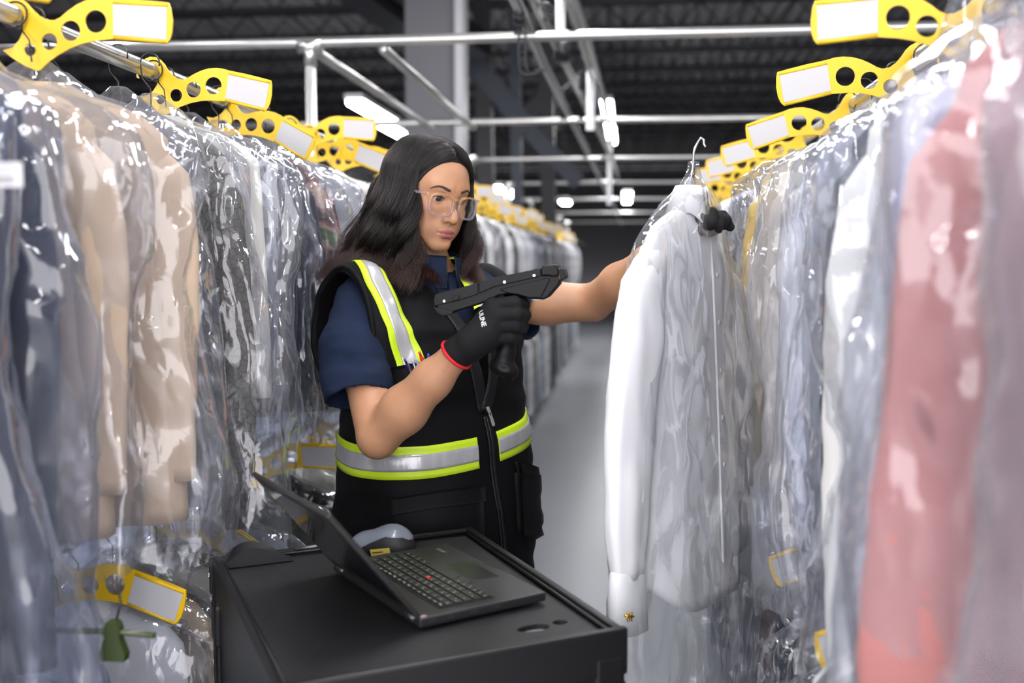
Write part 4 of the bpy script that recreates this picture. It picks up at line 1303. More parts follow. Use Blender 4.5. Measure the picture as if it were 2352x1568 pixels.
# ============================================================ plastic film and cloth materials
def film_mat(name, haze=.19, tint=(.93, .94, .97), hcol=(.86, .87, .93), gl=1.0, scale=1.0, rough=.085):
    m, N, L = nt(name)
    for n_ in list(N): N.remove(n_)
    out = N.new('ShaderNodeOutputMaterial')
    tr = N.new('ShaderNodeBsdfTransparent'); tr.inputs[0].default_value = (*tint, 1)
    g_ = N.new('ShaderNodeBsdfGlossy'); g_.inputs['Roughness'].default_value = rough; g_.inputs['Color'].default_value = (1, 1, 1, 1)
    df = N.new('ShaderNodeBsdfDiffuse'); df.inputs[0].default_value = (*hcol, 1)
    tl = N.new('ShaderNodeBsdfTranslucent'); tl.inputs[0].default_value = (*hcol, 1)
    tc = N.new('ShaderNodeTexCoord'); mp = N.new('ShaderNodeMapping'); mp.inputs['Scale'].default_value = (1.2, 1.2, .50)
    oi = N.new('ShaderNodeObjectInfo'); ad = N.new('ShaderNodeVectorMath'); ad.operation = 'ADD'
    L.new(tc.outputs['Object'], ad.inputs[0]); L.new(oi.outputs['Location'], ad.inputs[1]); L.new(ad.outputs[0], mp.inputs[0])
    # creased film: ridges at two sizes and long pulls
    n1 = N.new('ShaderNodeTexNoise'); n1.noise_type = 'RIDGED_MULTIFRACTAL'; n1.inputs['Scale'].default_value = 6 * scale; n1.inputs['Detail'].default_value = 2.5; n1.inputs['Distortion'].default_value = .8
    n2 = N.new('ShaderNodeTexVoronoi'); n2.inputs['Scale'].default_value = 10 * scale; n2.inputs['Detail'].default_value = 1; n2.inputs['Roughness'].default_value = .6
    nd = N.new('ShaderNodeTexNoise'); nd.inputs['Scale'].default_value = 9 * scale; nd.inputs['Detail'].default_value = 2; L.new(mp.outputs[0], nd.inputs['Vector'])
    va = N.new('ShaderNodeVectorMath'); va.operation = 'MULTIPLY_ADD'; va.inputs[1].default_value = (.16, .16, .16); L.new(nd.outputs['Color'], va.inputs[0]); L.new(mp.outputs[0], va.inputs[2])
    L.new(mp.outputs[0], n1.inputs['Vector']); L.new(va.outputs[0], n2.inputs['Vector'])
    b1 = N.new('ShaderNodeBump'); b1.inputs['Strength'].default_value = .9; b1.inputs['Distance'].default_value = .010; L.new(n1.outputs[0], b1.inputs['Height'])
    b2 = N.new('ShaderNodeBump'); ms = N.new('ShaderNodeTexNoise'); ms.inputs['Scale'].default_value = 3.2; L.new(mp.outputs[0], ms.inputs['Vector']); mq = N.new('ShaderNodeMapRange'); mq.inputs[1].default_value = .40; mq.inputs[2].default_value = .62; mq.inputs[3].default_value = .22; mq.inputs[4].default_value = 1.0; L.new(ms.outputs[0], mq.inputs[0]); L.new(mq.outputs[0], b2.inputs['Strength']); b2.inputs['Distance'].default_value = .011; L.new(n2.outputs[0], b2.inputs['Height']); L.new(b1.outputs[0], b2.inputs['Normal'])
    L.new(b2.outputs[0], g_.inputs['Normal']); 
    lw = N.new('ShaderNodeLayerWeight'); lw.inputs[0].default_value = .30; L.new(b2.outputs[0], lw.inputs['Normal'])
    mr = N.new('ShaderNodeMapRange'); mr.inputs[3].default_value = .065 * gl; mr.inputs[4].default_value = .38 * gl; L.new(lw.outputs['Fresnel'], mr.inputs[0])
    mx = N.new('ShaderNodeMixShader'); L.new(mr.outputs[0], mx.inputs[0]); L.new(tr.outputs[0], mx.inputs[1]); L.new(g_.outputs[0], mx.inputs[2])
    dt = N.new('ShaderNodeMixShader'); dt.inputs[0].default_value = .45; L.new(df.outputs[0], dt.inputs[1]); L.new(tl.outputs[0], dt.inputs[2])
    # haze is denser where the film is creased
    hz = N.new('ShaderNodeMapRange'); hz.inputs[1].default_value = .2; hz.inputs[2].default_value = 1.6; hz.inputs[3].default_value = haze * .25; hz.inputs[4].default_value = haze * 1.3; L.new(n1.outputs[0], hz.inputs[0])
    mz_ = N.new('ShaderNodeMixShader'); fc = N.new('ShaderNodeMath'); fc.operation = 'MULTIPLY_ADD'; fc.inputs[1].default_value = .14; fc.use_clamp = True; L.new(lw.outputs['Facing'], fc.inputs[0]); L.new(hz.outputs[0], fc.inputs[2]); L.new(fc.outputs[0], mz_.inputs[0]); L.new(mx.outputs[0], mz_.inputs[1]); L.new(dt.outputs[0], mz_.inputs[2])
    L.new(mz_.outputs[0], out.inputs[0])
    return m
M_FILM = film_mat('clear garment film')
M_FILMC = film_mat('clear crisp film', haze=.10, scale=1.15)
M_FILMB = film_mat('bluish garment film', haze=.30, tint=(.86, .88, .94), hcol=(.70, .74, .88))
M_FILMW = film_mat('milky garment film', haze=.38, scale=.9)
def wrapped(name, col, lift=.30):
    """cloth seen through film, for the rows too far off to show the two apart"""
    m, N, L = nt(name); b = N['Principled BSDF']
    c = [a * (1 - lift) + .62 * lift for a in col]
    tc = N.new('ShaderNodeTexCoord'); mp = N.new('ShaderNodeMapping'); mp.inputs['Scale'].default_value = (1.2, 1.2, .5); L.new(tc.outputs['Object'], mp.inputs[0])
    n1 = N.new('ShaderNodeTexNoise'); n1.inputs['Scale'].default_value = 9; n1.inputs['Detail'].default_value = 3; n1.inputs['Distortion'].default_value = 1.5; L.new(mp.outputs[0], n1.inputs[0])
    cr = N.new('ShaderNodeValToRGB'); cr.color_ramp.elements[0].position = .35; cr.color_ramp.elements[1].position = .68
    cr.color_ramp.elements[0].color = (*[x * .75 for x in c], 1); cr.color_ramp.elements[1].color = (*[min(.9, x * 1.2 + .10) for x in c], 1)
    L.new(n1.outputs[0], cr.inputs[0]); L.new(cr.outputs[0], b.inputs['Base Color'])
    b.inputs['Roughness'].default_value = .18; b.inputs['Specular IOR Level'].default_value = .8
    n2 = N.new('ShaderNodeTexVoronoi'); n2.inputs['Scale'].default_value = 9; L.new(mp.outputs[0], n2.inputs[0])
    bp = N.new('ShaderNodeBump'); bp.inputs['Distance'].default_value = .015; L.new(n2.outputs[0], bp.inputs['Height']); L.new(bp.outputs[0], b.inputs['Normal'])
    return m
def cloth(name, col, var=.12, vscale=12, bump=.35, bscale=500, rough=.85, sheen=.1): return mat(name, col, rough, bump=bump, bscale=bscale, var=var, vscale=vscale, sheen=sheen)
def pattern(name, cols, scale, kind='noise', rough=.8, stretch=(1, 1, 1)):
    if name in MATS: return MATS[name]
    m, N, L = nt(name); b = N['Principled BSDF']; b.inputs['Roughness'].default_value = rough
    tc = N.new('ShaderNodeTexCoord'); mp = N.new('ShaderNodeMapping'); mp.inputs['Scale'].default_value = stretch; L.new(tc.outputs['Object'], mp.inputs[0])
    if kind == 'noise':
        t = N.new('ShaderNodeTexNoise'); t.inputs['Scale'].default_value = scale; t.inputs['Detail'].default_value = 3; o_ = t.outputs[0]
    elif kind == 'wave':
        t = N.new('ShaderNodeTexWave'); t.inputs['Scale'].default_value = scale; t.inputs['Distortion'].default_value = .0; o_ = t.outputs[1]
    else:
        t = N.new('ShaderNodeTexVoronoi'); t.feature = 'DISTANCE_TO_EDGE'; t.inputs['Scale'].default_value = scale; o_ = t.outputs[0]
    L.new(mp.outputs[0], t.inputs['Vector'])
    cr = N.new('ShaderNodeValToRGB'); cr.color_ramp.interpolation = 'CONSTANT' if kind == 'noise' else 'LINEAR'
    while len(cr.color_ramp.elements) < len(cols): cr.color_ramp.elements.new(.5)
    for e, (p, c) in zip(cr.color_ramp.elements, cols): e.position = p; e.color = (*c, 1)
    L.new(o_, cr.inputs[0]); L.new(cr.outputs[0], b.inputs['Base Color'])
    MATS[name] = m; return m
C_TAN = cloth('tan cotton', (.56, .42, .30)); C_NAVY = cloth('navy wool', (.020, .026, .050)); C_OLIVE = cloth('olive grey cloth', (.085, .088, .066))
C_CREAM = cloth('cream cloth', (.74, .71, .62)); C_WHITE = cloth('white cotton', (.80, .80, .82), var=.03); C_BLACK = cloth('black wool', (.012, .012, .014))
C_GREY = cloth('grey wool', (.16, .16, .175)); C_LGREY = cloth('pale grey cloth', (.42, .43, .46)); C_PINK = cloth('dusty pink knit', (.50, .20, .185), bump=.6, bscale=220)
C_LILAC = cloth('lilac cloth', (.44, .46, .70)); C_YEL = cloth('yellow cloth', (.70, .48, .13)); C_BLUE = cloth('slate blue cloth', (.14, .19, .30)); C_MAUVE = cloth('pale mauve cloth', (.52, .42, .46))
C_BROWN = cloth('brown cloth', (.14, .08, .05)); C_SAND = cloth('pale sand cloth', (.66, .54, .38))
C_PAT = pattern('grey honeycomb pattern', [(0, (.045, .042, .039)), (.03, (.065, .060, .055)), (.07, (.105, .098, .090)), (1, (.150, .138, .125))], 60, 'vor', .5)
C_BPAT = pattern('brown honeycomb pattern', [(0, (.07, .04, .02)), (.05, (.10, .06, .03)), (.10, (.42, .31, .20)), (1, (.50, .38, .25))], 60, 'vor', .5)
C_CAMO = pattern('red and green camouflage', [(0, (.09, .035, .03)), (.44, (.30, .09, .075)), (.50, (.55, .36, .25)), (.58, (.12, .19, .05)), (.66, (.40, .17, .13))], 9, 'noise', .8, (1, 1, 1.6))
C_QUILT = mat('white quilted cloth', (.80, .79, .75), .8, bump=1, bscale=45)
C_PLAID = pattern('navy pale stripe', [(0, (.03, .04, .08)), (.55, (.04, .05, .09)), (.62, (.40, .42, .48)), (1, (.45, .47, .52))], 14, 'wave', .8)
M_PIPE = mat('galvanised pipe', (.60, .59, .57), .30, metal=.9, var=.18, vscale=14, bump=.08, bscale=60)
M_WIRE = mat('dark wire', (.05, .045, .04), .35, metal=.7)
M_WIREC = mat('copper wire', (.42, .22, .14), .3, metal=.9)
M_YEL = mat('yellow plastic', (.90, .56, .012), .38, var=.06, vscale=30, spec=.5)
M_CARD = mat('white paper card', (.60, .585, .59), .7)
M_TIE = mat('black cable tie', (.012, .012, .013), .4)

_hk = {}
ORD = 'first second third fourth fifth sixth seventh eighth ninth tenth eleventh twelfth thirteenth fourteenth fifteenth sixteenth seventeenth eighteenth nineteenth twentieth'.split() + ['twenty-' + w for w in 'first second third fourth fifth sixth seventh eighth ninth'.split()]
_cnt = {}
def nth(key):
    _cnt[key] = _cnt.get(key, -1) + 1
    return ORD[min(_cnt[key], len(ORD) - 1)]
# ============================================================ shapes
def ringloft(zs, aa, bb, n, seed, fold_n=9, fold_a=.10, cx=None, cy=None, jit=0.0, ex=2.3):
    """stacked rings; returns grid (len(zs), n, 3)"""
    th = np.linspace(0, 2 * PI, n, endpoint=False)
    G = np.zeros((len(zs), n, 3)); rs = np.random.default_rng(seed); ph = rs.uniform(0, 6.28, 6)
    for i, z in enumerate(zs):
        t = i / (len(zs) - 1)
        c, s_ = np.cos(th), np.sin(th)
        x = np.sign(c) * np.abs(c) ** (2 / ex) * aa[i]; y = np.sign(s_) * np.abs(s_) ** (2 / ex) * bb[i]
        w = fold_a * min(1, t * 2.5)
        f = 1 + w * (np.sin(fold_n * th + ph[0] + t * 1.5) * .6 + np.sin((fold_n * 2 + 1) * th + ph[1] - t * 2.2) * .3 + np.sin(3 * th + ph[2] + t * 3) * .5)
        y = y * f
        x = x * (1 + .12 * w * np.sin(5 * th + ph[3] + t * 4))
        G[i, :, 0] = x + (cx[i] if cx is not None else 0); G[i, :, 1] = y + (cy[i] if cy is not None else 0); G[i, :, 2] = z
    if jit:
        for i in range(G.shape[0]):
            for k in range(n):
                p = Vector(G[i, k]) * 1.0; q = Vector((p.x * 9 + seed, p.y * 9, p.z * 4.5))
                a = mnoise.noise(q); b = abs(mnoise.noise(q * 2.3 + Vector((5, 1, 2))))
                d = (a * 1.0 + (.25 - b) * 1.3) * jit * min(1, i / 4)
                l = math.hypot(p.x, p.y * 3) + 1e-6
                G[i, k, 0] += d * .5 * p.x / l; G[i, k, 1] += d * (3 * p.y) / l
    return G
def gridfaces(a, n, cap0=False, cap1=False):
    F_ = [(i * n + k, i * n + (k + 1) % n, (i + 1) * n + (k + 1) % n, (i + 1) * n + k) for i in range(a - 1) for k in range(n)]
    if cap0: F_.append(tuple(range(n))[::-1])
    if cap1: F_.append(tuple((a - 1) * n + k for k in range(n)))
    return F_
def shoulder(z, W, neck=.07, drop=.085, cut=.0):
    return np.interp(-z, [0, .012, drop * .5, drop, drop + .06], [neck * .8, neck, neck + (W - neck) * .62, W * .97, W])
MESHES = {}
def body_mesh(seed, W, L_, dep, n=56, m=34, flare=1.05, fold_n=9, fa=.14):
    key = ('b', seed, W, L_, dep, n, fold_n)
    if key in MESHES: return MESHES[key]
    zs = np.concatenate([-np.linspace(0, .14, 9), -np.linspace(.17, L_, m - 9)])
    aa = shoulder(zs, W) * np.interp(-zs, [0, .2, L_], [1, 1, flare]); bb = np.interp(-zs, [0, .05, .15, L_], [.030, .045, dep, dep * 1.12])
    G = ringloft(zs, aa, bb, n, seed, fold_n, fa)
    # hem closed a little inside
    V_ = G.reshape(-1, 3); F_ = gridfaces(len(zs), n, True, True)
    MESHES[key] = (V_, F_); return MESHES[key]
def sleeve_mesh(seed, sgn, W, SL, r0=.058, r1=.042, out=.025, n=28, m=26, cuff=False, fwd=0.0):
    key = ('s', seed, sgn, W, SL, r0, r1, cuff)
    if key in MESHES: return MESHES[key]
    ts = np.linspace(0, 1, m); zs = -.075 - ts * SL
    cx = sgn * (W - .045 - .03 * np.clip(1 - ts / .12, 0, 1) + out * np.sin(ts * 2.2)); cy = fwd * ts
    rr = np.interp(ts, [0, .02, .05, .12, .3, .9, 1], [r0 * .12, r0 * .5, r0 * .72, r0 * .92, r0, r1, r1 * (.82 if cuff else 1)])
    G = ringloft(zs, rr * 1.1, rr * .5, n, seed + 7, 5, .22, cx, cy, .012 if not cuff else .016, 2.0)
    V_ = G.reshape(-1, 3); F_ = gridfaces(m, n, True, True)
    MESHES[key] = (V_, F_); return MESHES[key]
def cover_mesh(seed, W, L_, dep, n=72, m=64, top=.045, nk=.075, flare=1.10, jit=.020):
    key = ('c', seed, W, L_, dep, n, m, top)
    if key in MESHES: return MESHES[key]
    zs = np.concatenate([np.linspace(top, 0, 5), -np.linspace(.008, .16, 12), -np.linspace(.175, L_, m - 17)])
    aa = np.where(zs > 0, np.interp(zs, [0, top], [nk, .016 if nk < .1 else nk * .8]), shoulder(np.minimum(zs, 0), W + .048, .085, .095)) * np.interp(-zs, [0, .2, L_], [1, 1, flare])
    bb = np.interp(-zs, [-top, 0, .05, .15, L_], [.014, .034, .055, dep + .022, dep * 1.2 + .035])
    rs = np.random.default_rng(seed + 90); q_ = rs.uniform(0, 6.28, 4); tt = -zs / L_
    cxx = .016 * np.sin(tt * 5 + q_[0]) * np.clip(tt * 3, 0, 1) + .012 * np.sin(tt * 11 + q_[1]) * np.clip(tt * 3, 0, 1); cyy = .014 * np.sin(tt * 6 + q_[2]) * np.clip(tt * 3, 0, 1)
    G = ringloft(zs, aa, bb, n, seed + 31, 7, .22, cxx, cyy, jit * 1.25, 2.15)
    # uneven hem
    rs = np.random.default_rng(seed + 5); p_ = rs.uniform(0, 6.28, 3)
    th = np.linspace(0, 2 * PI, n, endpoint=False)
    for i in range(m - 6, m): G[i, :, 2] += (i - (m - 7)) / 6 * .018 * (np.sin(2 * th + p_[0]) + np.sin(5 * th + p_[1]) * .5)
    V_ = G.reshape(-1, 3); F_ = gridfaces(m, n, True, False)
    MESHES[key] = (V_, F_); return MESHES[key]
MCACHE = {}
def put(name, VF, m, parent, loc=(0, 0, 0), smooth=True):
    k = id(VF)
    if k in MCACHE: me = MCACHE[k]
    else:
        me = D.meshes.new(name); me.from_pydata([tuple(map(float, v)) for v in VF[0]], [], VF[1]); me.materials.append(m)
        if smooth: me.polygons.foreach_set('use_smooth', [True] * len(me.polygons))
        me.update(); MCACHE[k] = me
    o = D.objects.new(name, me); COL.objects.link(o); o.parent = parent; o.location = loc
    o.material_slots[0].link = 'OBJECT'; o.material_slots[0].material = m
    return o
hang_mb = None
def hanger(parent, W, m=None, hook_up=.105):
    """wire hanger: hook over the rail at the origin, neck, shoulder wires"""
    mb = MB()
    hk = [(.020 * math.cos(a), 0, .020 * math.sin(a)) for a in np.linspace(-.3, PI, 12)]
    mb.tube(hk + [(-.016, 0, -.03), (0, 0, -.05), (0, 0, -.118)], .0017, 6)
    z0 = -.118
    mb.tube([(0, 0, z0), (W * .5, 0, z0 - .035), (W * .95, 0, z0 - .085), (W * .90, 0, z0 - .10), (0, 0, z0 - .10), (-W * .90, 0, z0 - .10), (-W * .95, 0, z0 - .085), (-W * .5, 0, z0 - .035), (0, 0, z0)], .0017, 6)
    o = mb.build('wire_hanger', m or M_WIRE, parent); return o
RAIL = {'LU': (-.98, 1.812, 1), 'LL': (-.98, .925, 1), 'RU': (.53, 1.79, -1), 'RL': (.53, .925, -1)}
LASTG = []
def hung(rail, y, kind, label, cat='garment', L_=.80, W=.205, dep=.05, body=C_GREY, slv=None, film=M_FILM, cov=.14, seed=1, yaw=0, dx=0, group=None, sl=None, cuff=False, neck=.0, r0=.058, r1=.042, fold_n=9, wire=None, ctop=.045, nk=.075, flare=1.05, cflare=1.10, lod=0, fa=.14):
    rx_, rz_, sg = RAIL[rail]
    e = empty(kind, (rx_ + dx, y, rz_), (0 if sg > 0 else PI) + math.radians(yaw), label, cat, group)
    n_, m_ = (56, 34) if not lod else (40, 30)
    z = (0, 0, -.105)
    if body is not None:
        put('garment_body', body_mesh(seed, W, L_, dep, n_, m_, flare, fold_n, fa), body, e, z)
        if sl != 0:
            for s_ in ((1, -1) if not lod else (1,)):
                put('sleeve', sleeve_mesh(seed, s_, W, sl or min(.60, L_ * .80), r0, r1, n=28 if not lod else 20, m=26 if not lod else 18, cuff=cuff), slv or body, e, z)
    if film is not None and not lod:
        put('plastic_cover', cover_mesh(seed, W + .01, L_ + cov, dep, 72 if not lod else 28, 64 if not lod else 28, top=ctop, nk=nk, flare=cflare, jit=.020 if not lod else .012), film, e, z)
    if not lod: hanger(e, W, wire)
    else:
        if 'hook' not in _hk:
            q = MB(); q.tube([(.020 * math.cos(a), 0, .020 * math.sin(a)) for a in np.linspace(-.3, PI, 10)] + [(-.016, 0, -.03), (0, 0, -.05), (0, 0, -.125)], .0022, 6)
            _hk['hook'] = q.build('hook', M_WIRE, e).data
        else:
            q = D.objects.new('hook', _hk['hook']); COL.objects.link(q); q.parent = e
    LASTG.append(e)
    return e

# ============================================================ rails and frames
def pipe(name, a, b, r_, label, cat='pipe', m=M_PIPE, group=None, fit=None):
    a, b = Vector(a), Vector(b); e = D.objects.new(name, None)
    mb = MB(); n = max(2, int((b - a).length / 2)); mb.tube([a.lerp(b, i / n) - a for i in range(n + 1)], r_, 16)
    D.objects.remove(e)
    o = mb.build(name, m); o.location = a; return tag(o, label, cat, group)
pipe('hanging_rail', (-.98, .15, 1.812), (-.98, 24, 1.812), .0165, 'galvanised upper rail carrying the yellow tagged garments on her side', 'rail')
pipe('hanging_rail', (-.98, .15, .925), (-.98, 24, .925), .0165, 'galvanised lower rail on her side, behind the cart', 'rail')
pipe('hanging_rail', (.53, .15, 1.79), (.53, 24, 1.79), .0165, 'galvanised upper rail above the cream and pink garments', 'rail')
pipe('hanging_rail', (.53, .15, .925), (.53, 24, .925), .0165, 'galvanised lower rail below the cream garment', 'rail')
fy = [4.05, 6.45, 8.75, 11.5, 14.5, 18.5, 23.0]
words = ['nearest, crossing above the yellow tags', 'second, crossing behind the column', 'third, bright, just above eye level', 'fourth', 'fifth', 'sixth', 'seventh']
for i, y in enumerate(fy):
    z = 2.315 if i != 2 else 2.31
    pipe('cross_pipe', (-3.2, y, z), (3.2, y, z), .021, 'horizontal galvanised cross pipe, %s' % words[i] if i < 3 else '%s horizontal cross pipe down the aisle, distant and blurred' % words[i], 'pipe', group=None if i < 3 else 'distant cross pipes')
def post(x, y, top, label, r_=.021, group=None, h0=0.0):
    e = empty('rack_post', (x, y, 0), 0, label, 'post', group)
    mb = MB(); mb.tube([(0, 0, h0), (0, 0, top)], r_, 14); mb.build('upright', mat('pale galvanised upright', (.66, .66, .65), .38, metal=.55, var=.1, vscale=20), e)
    mb = MB(); mb.tube([(-.05, 0, top - .012), (.05, 0, top - .012)], .030, 14)
    for s_ in (-1, 1): mb.tube([(s_ * .03, -.035, top - .012), (s_ * .03, .035, top - .012)], .007, 8)
    mb.tube([(0, 0, top - .09), (0, 0, top)], .027, 14); mb.build('clamp', M_PIPE, e)
    mb = MB(); mb.lathe([(1e-5, .006), (.055, .006), (.06, 0)], (0, 0, h0), 16); mb.build('foot_plate', M_PIPE, e)
    return e
px_ = P(714, 200, 4.05)[0]
post(px_, 4.05, 2.31, 'pale upright pipe with clamp, between the yellow tags')
for i, y in enumerate((6.3, 8.4, 10.5, 12.6, 14.7, 16.8)):
    post(-1.0, y, 2.07, 'pale upright with a rounded clamp, nearest one right of her face' if i == 0 else 'pale upright with a rounded clamp, second one right of her face' if i == 1 else '%s distant pale upright above the garments right of her face' % ORD[i], .022, None if i < 2 else 'distant uprights on her side')
    if i > 1: post(.55, y, 2.07, '%s distant pale upright right of the overhead rails' % ORD[i - 2], .022, 'distant uprights beyond the held shirt')
lx = P(880, 105, 4.05)[0]; lx2 = P(722, 120, 4.05)[0]
pipe('long_pipe', (lx, 4.05, 2.28), (lx, 6.45, 2.28), .020, 'slanting looking pipe running back toward the column, right one', 'pipe')
pipe('long_pipe', (lx2, 4.05, 2.28), (lx2 + .02, 6.45, 2.28), .020, 'slanting looking pipe running back from the clamped upright, left one', 'pipe')
# overhead track of the garment conveyor
def track(pts, zz):
    return [Vector(P(a, b, zz * F_PX / (602 - b))) for a, b in pts]
def polybar(name, pts, prof, m, label, cat):
    mb = MB()
    for (dx_, dz_, r_) in prof: mb.tube([p + Vector((dx_, 0, dz_)) for p in pts], r_, 8)
    return tag(mb.build(name, m), label, cat)
A_ = track([(1160, -50), (1184, 0), (1250, 150), (1302, 255), (1350, 350), (1400, 455), (1428, 515)], 1.0)
polybar('conveyor_track', A_, [(-.016, 0, .009), (.016, 0, .009), (0, -.014, .011), (0, .012, .009)], mat('brushed aluminium', (.55, .55, .56), .35, metal=.8), 'grooved aluminium overhead track, leftmost of the overhead rails', 'track')
B_ = track([(1200, -60), (1228, 0), (1298, 140), (1345, 240), (1398, 345), (1418, 400)], 1.08)
polybar('overhead_pipe', B_, [(0, 0, .019), (.010, -.045, .014)], M_PIPE, 'overhead pipe with black joints, between track and outer pipe', 'pipe')
C_ = track([(1305, -50), (1320, 0), (1345, 70), (1362, 135), (1388, 230), (1405, 330)], 1.12)
polybar('overhead_pipe', C_, [(0, 0, .022), (-.045, .02, .014)], M_PIPE, 'outermost overhead pipe leading to the bright lamps', 'pipe')
M_BLKP = mat('black moulded plastic', (.014, .014, .016), .4)
def drop(px, py0, py1, y, w, label):
    a = Vector(P(px, py0, y)); b = Vector(P(px, py1, y)); mb = MB()
    mb.box(((a.x + b.x) / 2, y, (a.z + b.z) / 2), (w, w * .7, abs(a.z - b.z)), bev=.003)
    mb.box(((a.x + b.x) / 2, y - w * .36, (a.z + b.z) / 2), (w * .25, .004, abs(a.z - b.z)), bev=.001)
    return tag(mb.build('drop_rod', mat('pale aluminium', (.75, .75, .76), .4, metal=.5)), label, 'rod')
drop(1288, -400, 84, 4.3, .042, 'pale drop rod holding the middle overhead pipe')
drop(1356, 160, 300, 6.2, .050, 'pale drop rod hanging below the outer overhead pipe')
drop(1400, 320, 470, 10.2, .05, 'distant pale drop rod below the bright lamps')
def bracket(pxs, y, label, wd=.020):
    pts = smoothpath([P(a, b, y) for a, b in pxs], 5); o = Vector(pts[0]); mb = MB()
    q = [Vector(p) - o for p in pts]
    mb.tube([p + Vector((-wd / 2, 0, 0)) for p in q], .0045, 6); mb.tube([p + Vector((wd / 2, 0, .002)) for p in q], .0045, 6)
    for k in range(0, len(q), 3): mb.tube([q[k] - Vector((wd / 2, 0, 0)), q[k] + Vector((wd / 2, 0, 0))], .003, 6)
    b = mb.build('bracket', M_BLKP); b.location = o; return tag(b, label, 'bracket')
bracket([(1200, 62), (1199, 110), (1201, 155), (1216, 172), (1246, 158)], 3.9, 'black ribbed plastic bracket hanging below the aluminium track', .026)
bracket([(1212, 30), (1222, 18), (1240, 8), (1258, 14), (1266, 30), (1256, 48)], 4.1, 'black ribbed plastic hoop at the top of the overhead rails', .022)
bracket([(1279, 225), (1279, 262), (1283, 294), (1300, 300)], 6.6, 'smaller black bracket further along the aluminium track', .028)
for (a, b, y, r_, l) in ((1290, 120, 4.9, .042, 'black pipe joint below the pale drop rod'), (1325, 195, 6.1, .034, 'second black joint further along the middle overhead pipe'), (1192, 42, 3.95, .024, 'black slotted end cap on the aluminium track')):
    c = P(a, b, y); mb = MB(); mb.lathe([(1e-5, -r_), (r_ * .85, -r_), (r_, -r_ * .6), (r_, r_ * .9), (r_ * .8, r_ * 1.1), (1e-5, r_ * 1.1)], (0, 0, 0), 18)
    mb.tube([(0, -r_, 0), (.01, r_ * 1.4, -.01)], r_ * .8, 12)
    o = mb.build('pipe_joint', M_BLKP); o.location = c; tag(o, l, 'joint')

# ============================================================ yellow tag holders
DV = [(-60, -35), (-95, 40), (-95, -10), (-50, 55)]
_o = [(815, 492), (806, 478), (812, 462), (826, 462), (838, 468), (848, 440), (868, 412), (895, 402), (920, 410), (938, 432), (944, 462), (938, 495), (925, 530), (905, 560), (870, 588), (822, 596), (850, 625), (880, 650), (920, 680), (968, 705), (985, 704), (1030, 672), (1080, 646), (1140, 624), (1200, 610), (1260, 605), (1370, 607), (1480, 628), (1590, 655), (1606, 640), (1620, 610), (1629, 560), (1628, 505), (1622, 478), (1560, 464), (1470, 446), (1370, 430), (1330, 420), (1290, 417), (1240, 422), (1195, 436), (1150, 458), (1112, 482), (1085, 491), (1050, 486), (1015, 462), (990, 434), (968, 402), (945, 380), (915, 366), (880, 365), (850, 378), (825, 405), (806, 440), (798, 478), (803, 490)]
SCL = .000351
DOUT = [((X - 893) * SCL, -(Y - 448) * SCL) for X, Y in _o]
DOUT.reverse()
def circ(X, Y, r_, n=20): return [((X - 893) * SCL + r_ * SCL * math.cos(a), -(Y - 448) * SCL + r_ * SCL * math.sin(a)) for a in np.linspace(0, 2 * PI, n, endpoint=False)]
DH = [circ(950, 610, 28), circ(1046, 583, 37), circ(1152, 547, 45), circ(1274, 520, 50)]
Mxz = Matrix(((1, 0, 0), (0, 0, 1), (0, 1, 0)))       # outline x,y -> x,z ; thickness -> y
def div_mesh():
    mb = MB(); mb.prism(DOUT, -.0016, .0016, Mxz, holes=DH)
    return mb
_dm = div_mesh(); _dcard = MB()
cq = [((X - 893) * SCL, -(Y - 448) * SCL) for X, Y in ((1366, 455), (1349, 590), (1590, 640), (1612, 498))]
_dcard.prism(cq, -.0026, .0026, Mxz)
_dlips = []
for a, b in (((1366, 447), (1616, 490)), ((1349, 600), (1588, 648))):
    p0, p1 = [Vector(((X - 893) * SCL, 0, -(Y - 448) * SCL)) for X, Y in (a, b)]
    q_ = MB(); q_.tube([p0, p1], .0036, 6); _dlips.append(q_)
_pc = {}
def divider(rail, y, tilt, label, yaw=0, dx=0, dz=0, tie=True, group=None):
    rx_, rz_, sg = RAIL[rail]
    e = empty('tag_holder', (rx_ + dx, y, rz_ + dz), (0 if sg > 0 else PI) + math.radians(yaw), label, 'tag holder', group or 'yellow tag holders on the rails')
    rt = Matrix.Rotation(math.radians(tilt), 4, 'Y')
    for nm, mb_, m_, par in (('arm', _dm, M_YEL, e), ('card', _dcard, M_CARD, e), ('retaining_lip', _dlips[0], M_YEL, e), ('retaining_lip', _dlips[1], M_YEL, e)):
        if id(mb_) not in _pc:
            o = mb_.build(nm, m_, par); _pc[id(mb_)] = o.data
        else: o = D.objects.new(nm, _pc[id(mb_)]); COL.objects.link(o); o.parent = par
        o.rotation_euler = (0, math.radians(tilt), 0)
    if tie:
        mb = MB(); mb.tube([(.0215 * math.cos(a) + .004, -.006 + .004 * math.sin(a), .0215 * math.sin(a)) for a in np.linspace(0, 2 * PI, 20)], .0016, 6)
        mb.tube([(.012, -.006, -.018), (.030, -.010, -.040), (.034, -.012, -.075)], .0013, 5)
        mb.box((.013, -.007, -.020), (.008, .006, .006)); mb.build('cable_tie', M_TIE, e)
    return e
